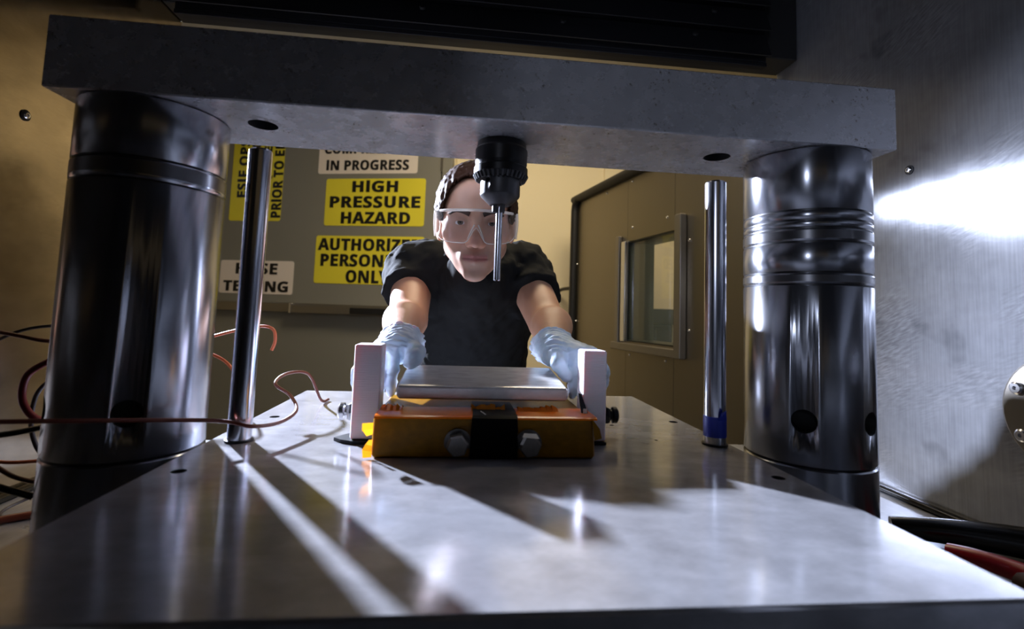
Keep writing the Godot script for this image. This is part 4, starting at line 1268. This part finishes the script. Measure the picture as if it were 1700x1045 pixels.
class HeadField extends Field:
	func d(p: Vector3) -> float:
		var x := absf(p.x)
		var q := Vector3(x, p.y, p.z)
		var d := S.ell(q, Vector3(0, 0.034, -0.014), Vector3(0.0755, 0.084, 0.098))
		d = S.smin(d, S.ell(q, Vector3(0, -0.012, 0.018), Vector3(0.064, 0.078, 0.068)), 0.02)
		d = S.smin(d, S.ell(q, Vector3(0, -0.068, 0.022), Vector3(0.0430, 0.046, 0.060)), 0.03)
		d = S.smin(d, (q - Vector3(0.0435, -0.050, -0.008)).length() - 0.019, 0.03)
		d = S.smin(d, S.ell(q, Vector3(0, -0.101, 0.064), Vector3(0.021, 0.015, 0.017)), 0.022)
		d = S.smin(d, (q - Vector3(0.044, -0.020, 0.050)).length() - 0.021, 0.025)
		d = S.smin(d, S.cap(q, Vector3(0.010, 0.020, 0.0795), Vector3(0.046, 0.021, 0.062), 0.0105, 0.009), 0.016)
		# eye sockets, balls and lids
		d = S.smax(d, -S.ell(q, Vector3(0.0315, 0.0015, 0.0885), Vector3(0.0195, 0.0125, 0.0165)), 0.014)
		var lid := (q - Vector3(0.0315, 0.001, 0.0665)).length() - 0.0140
		var slit := S.ell(q, Vector3(0.0315, -0.0008, 0.080), Vector3(0.0140, 0.0038, 0.014))
		d = S.smin(d, S.smax(lid, -slit, 0.002), 0.007)
		# nose
		d = S.smin(d, S.cap(q, Vector3(0, 0.012, 0.0815), Vector3(0, -0.033, 0.1045), 0.0080, 0.0100), 0.012)
		d = S.smin(d, (q - Vector3(0, -0.0365, 0.1055)).length() - 0.0115, 0.009)
		d = S.smin(d, S.ell(q, Vector3(0.0125, -0.0405, 0.0935), Vector3(0.0082, 0.0075, 0.0105)), 0.007)
		d = S.smax(d, -S.ell(q, Vector3(0.0066, -0.0490, 0.1010), Vector3(0.0042, 0.0042, 0.0055)), 0.003)
		# mouth
		d = S.smin(d, S.ell(q, Vector3(0, -0.068, 0.074), Vector3(0.030, 0.018, 0.017)), 0.014)
		d = S.smin(d, S.cap(q, Vector3(0.004, -0.0640, 0.0895), Vector3(0.0225, -0.0680, 0.0800), 0.0046, 0.0022), 0.005)
		d = S.smin(d, S.cap(q, Vector3(0, -0.0738, 0.0888), Vector3(0.0200, -0.0700, 0.0805), 0.0058, 0.0022), 0.005)
		d = S.smax(d, -S.cap(q, Vector3(0, -0.0682, 0.0962), Vector3(0.0235, -0.0692, 0.0835), 0.0018, 0.0012), 0.003)
		# ears
		var e := q - Vector3(0.0765, -0.008, -0.012)
		e = Basis(Vector3.UP, 0.35) * e
		var ear := S.ell(e, Vector3.ZERO, Vector3(0.0085, 0.030, 0.0185))
		ear = S.smax(ear, -S.ell(e, Vector3(0.008, 0.002, 0.004), Vector3(0.007, 0.018, 0.010)), 0.004)
		d = S.smin(d, ear, 0.006)
		# neck
		d = S.smin(d, S.cap(q, Vector3(0, -0.040, -0.045), Vector3(0, -0.125, -0.100), 0.046, 0.046), 0.03)
		return d
	func tone(p: Vector3) -> Color:
		var c := Color(0.47, 0.255, 0.165)
		var x := absf(p.x)
		# stubble on jaw and upper lip, redder nose and cheeks, lips
		var beard := smoothstep(-0.045, -0.062, p.y + 0.25 * maxf(x - 0.035, 0.0) * -1.0) * smoothstep(-0.125, -0.10, p.y) * smoothstep(-0.02, 0.02, p.z)
		c = c.lerp(Color(0.33, 0.215, 0.17), 0.5 * beard)
		var red := exp(-((p - Vector3(0, -0.036, 0.105)).length_squared()) / 0.0006) + 0.6 * exp(-(Vector3(x, p.y, p.z) - Vector3(0.045, -0.025, 0.065)).length_squared() / 0.0007)
		c = c.lerp(Color(0.60, 0.27, 0.20), 0.45 * clampf(red, 0, 1))
		var lip := exp(-pow((p.y + 0.0690 - 0.0012 * x / 0.02) / 0.0066, 4.0)) * smoothstep(0.0262, 0.0215, x) * smoothstep(0.072, 0.078, p.z)
		c = c.lerp(Color(0.42, 0.145, 0.13), 0.85 * lip)
		return c


class HairField extends Field:
	var hair_noise: FastNoiseLite
	func _init(n: FastNoiseLite) -> void:
		hair_noise = n
	func d(p: Vector3) -> float:
		var x := absf(p.x)
		var lift := 0.0125 + 0.004 * smoothstep(0.03, 0.12, p.y)
		var d := S.ell(p, Vector3(0, 0.034, -0.014), Vector3(0.0755 + lift, 0.084 + lift, 0.098 + lift))
		# strands swept back and to the sides
		d += 0.0026 * hair_noise.get_noise_3d(p.x * 1.5, p.y * 0.45, p.z * 0.35) + 0.0024 * hair_noise.get_noise_3d(p.x * 4.4 + 30.0, p.y * 1.6, p.z * 1.0)
		# hairline: receding at the temples, sideburns in front of the ears, nape behind
		var ragged := 0.0045 * hair_noise.get_noise_3d(p.x * 3.0 + 5.0, p.y * 3.0, 4.0)
		var face := (pow(pow(x / 0.0695, 2.6) + pow(maxf(p.y + 0.02, 0.0) / 0.1125, 2.6), 1.0 / 2.6) - 1.0) * 0.07 + ragged
		if p.y < -0.02: face = x - 0.0695 + ragged
		if p.z < 0.0: face = maxf(face, -p.z)
		d = S.smax(d, -face, 0.006)
		# lower edge: sideburn to ear height, then down behind the ear
		var low := 0.018 - 0.115 * smoothstep(-0.015, -0.050, p.z) - 0.018 * smoothstep(0.0, 0.02, p.z)
		d = S.smax(d, low - p.y + ragged, 0.006)
		# no helmet: hair is a shell over the skull
		return d


class ShirtField extends Field:
	var cloth := []
	var sleeves := []
	var hemL: Vector3
	var hemR: Vector3
	var dl: Vector3
	var dr: Vector3
	var neck: Vector3
	var throat: Vector3
	var fold: FastNoiseLite
	func d(p: Vector3) -> float:
		var d := S.chain(p, cloth, 0.05)
		var a := S.cap(p, sleeves[0][0], sleeves[0][1], 0.070, 0.0635)
		var c := S.cap(p, sleeves[1][0], sleeves[1][1], 0.070, 0.0635)
		a = S.smax(a, (p - hemL).dot(dl), 0.006)
		c = S.smax(c, (p - hemR).dot(dr), 0.006)
		d = S.smin(S.smin(d, a, 0.022), c, 0.022)
		# folds: long, soft creases that run down from the shoulders
		var w := fold.get_noise_3d(p.x * 2.4 + p.y * 1.2, p.y * 0.9 - p.z * 0.6, p.z * 1.1)
		d += 0.0052 * w - 0.004 + 0.0056 * (1.0 - absf(fold.get_noise_3d(p.x * 1.6 - p.y * 1.0 + 7.0, p.y * 0.9, p.z * 1.2)) * 2.5)
		# hem stitching
		var ra := absf((p - hemL).dot(dl) + 0.016)
		var rc := absf((p - hemR).dot(dr) + 0.016)
		if p.x < 0.02: d += 0.0016 * exp(-ra * ra / 6e-6)
		else: d += 0.0016 * exp(-rc * rc / 6e-6)
		return S.smax(d, -(p.y + 0.31), 0.01)


class GloveField extends Field:
	var palm := []
	var fingers := []
	var wr: Vector3
	var axis: Vector3
	var cuff_end: Vector3
	var cut: Vector3
	var n: FastNoiseLite
	func d(p: Vector3) -> float:
		var d := S.chain(p, palm, 0.016)
		for g in fingers:
			var q := 1e3
			for b in g: q = S.smin(q, S.cap(p, b[0], b[1], b[2], b[3]), 0.004)
			d = S.smin(d, q, 0.0035)
		# loose cuff that flares towards its rolled hem
		var along := (p - wr).dot(axis)
		var c := S.cap(p, wr - axis * 0.034, wr + axis * 0.076, 0.026, 0.052)
		c += 0.0018 * sin(along * 620.0 + 5.0 * n.get_noise_3d(p.x * 0.6, p.y * 0.6, p.z * 0.6))
		var hem := (p - cuff_end).dot(cut)
		var rolled := sqrt(c * c + (hem + 0.002) * (hem + 0.002)) - 0.0030
		d = S.smin(d, S.smax(c, hem, 0.004), 0.014)
		d = S.smin(d, rolled, 0.003)
		return d + 0.0006 * n.get_noise_3d(p.x * 1.3, p.y * 2.2, p.z * 1.3) + 0.0009 * (1.0 - 3.0 * absf(n.get_noise_3d(p.x * 1.0 + p.y * 0.8, p.y * 1.4 - p.x, p.z * 0.5 + 9.0)))


func eyeball(r: float, xf: Transform3D) -> ArrayMesh:
	var b := MB.new()
	var rows := 28
	var seg := 32
	for k in rows + 1:
		var a := PI * k / rows
		for s in seg + 1:
			var w := TAU * s / seg
			var n := Vector3(sin(a) * cos(w), sin(a) * sin(w), cos(a))
			b.vert(xf * (n * r), (xf.basis * n).normalized())
			var off := a * r
			var c := Color(0.62, 0.56, 0.52)
			if off < 0.0058: c = Color(0.09, 0.055, 0.03)
			if off < 0.0024: c = Color(0.005, 0.005, 0.005)
			b.c.append(c)
	for k in rows:
		for s in seg:
			var o := k * (seg + 1) + s
			b.quad(o, o + seg + 1, o + seg + 2, o + 1)
	return b.mesh()


func glasses(t: Node3D, back: Transform3D) -> void:
	var g := Node3D.new()
	g.name = "safety_glasses"
	t.add_child(g)
	tag(g, "clear safety glasses")
	g.transform = back * HB
	# wrapped lens: half an ellipse seen from above, upper edge under the brow bar, lower edge scooped for nose and cheeks
	var lens := MB.new()
	var seg := 36
	var rows := 8
	var edge_low := PackedVector3Array()
	var edge_top := PackedVector3Array()
	for s in seg + 1:
		var u := -1.0 + 2.0 * s / seg
		var a := u * 1.22
		var x := sin(a) * 0.0835
		var z := 0.018 + cos(a) * 0.0995
		var top := 0.0235 - 0.002 * absf(u)
		var low := -0.0395 + 0.016 * pow(absf(u), 4.0) + 0.030 * exp(-pow(u / 0.115, 2.0))
		for k in rows + 1:
			var f := float(k) / rows
			var y := lerpf(low, top, f)
			lens.vert(Vector3(x, y, z - 0.006 * (1 - f)), Vector3(sin(a), 0, cos(a)))
		edge_low.append(Vector3(x, low, z - 0.006))
		edge_top.append(Vector3(x, top, z))
	for s in seg:
		for k in rows:
			var o := s * (rows + 1) + k
			lens.quad(o, o + rows + 1, o + rows + 2, o + 1)
	put("lens", lens.mesh(), M.lens, g)
	put("brow_bar", add_tube(MB.new(), edge_top.slice(3, seg - 2), 0.0028, 10).mesh(), M.clear_plastic, g)
	put("lower_rim", add_tube(MB.new(), edge_low, 0.0010, 8).mesh(), M.clear_plastic, g)
	for s in [-1, 1]:
		put("nose_pad", tube([Vector3(0.0035 * s, -0.004, 0.1115), Vector3(0.0075 * s, -0.012, 0.1095), Vector3(0.0125 * s, -0.024, 0.1015), Vector3(0.0150 * s, -0.031, 0.097)], 0.0016), M.clear_plastic, g)
		# side shield with raised ribs, hinge and temple
		var sh := MB.new()
		add_box(sh, Vector3(-0.0013, -0.026, -0.030), Vector3(0.0013, 0.022, 0.012), 0.001)
		var side := put("side_shield", sh.mesh(), M.clear_plastic, g, Vector3(0.0815 * s, 0.0, 0.034), Vector3(0, -0.10 * s, 0))
		put("rib", tube([Vector3(0.002 * s, 0.022, 0.012), Vector3(0.003 * s, 0.0, 0.013), Vector3(0.001 * s, -0.028, 0.008)], 0.0026), M.clear_plastic, side)
		put("rib", tube([Vector3(0.002 * s, 0.022, 0.012), Vector3(0.002 * s, 0.023, -0.010), Vector3(0.001 * s, 0.021, -0.030)], 0.0022), M.clear_plastic, side)
		put("temple", tube([Vector3(0.0815 * s, 0.014, 0.030), Vector3(0.0825 * s, 0.012, -0.005), Vector3(0.0800 * s, 0.010, -0.040), Vector3(0.078 * s, -0.012, -0.062)], 0.0028), M.clear_plastic, g)
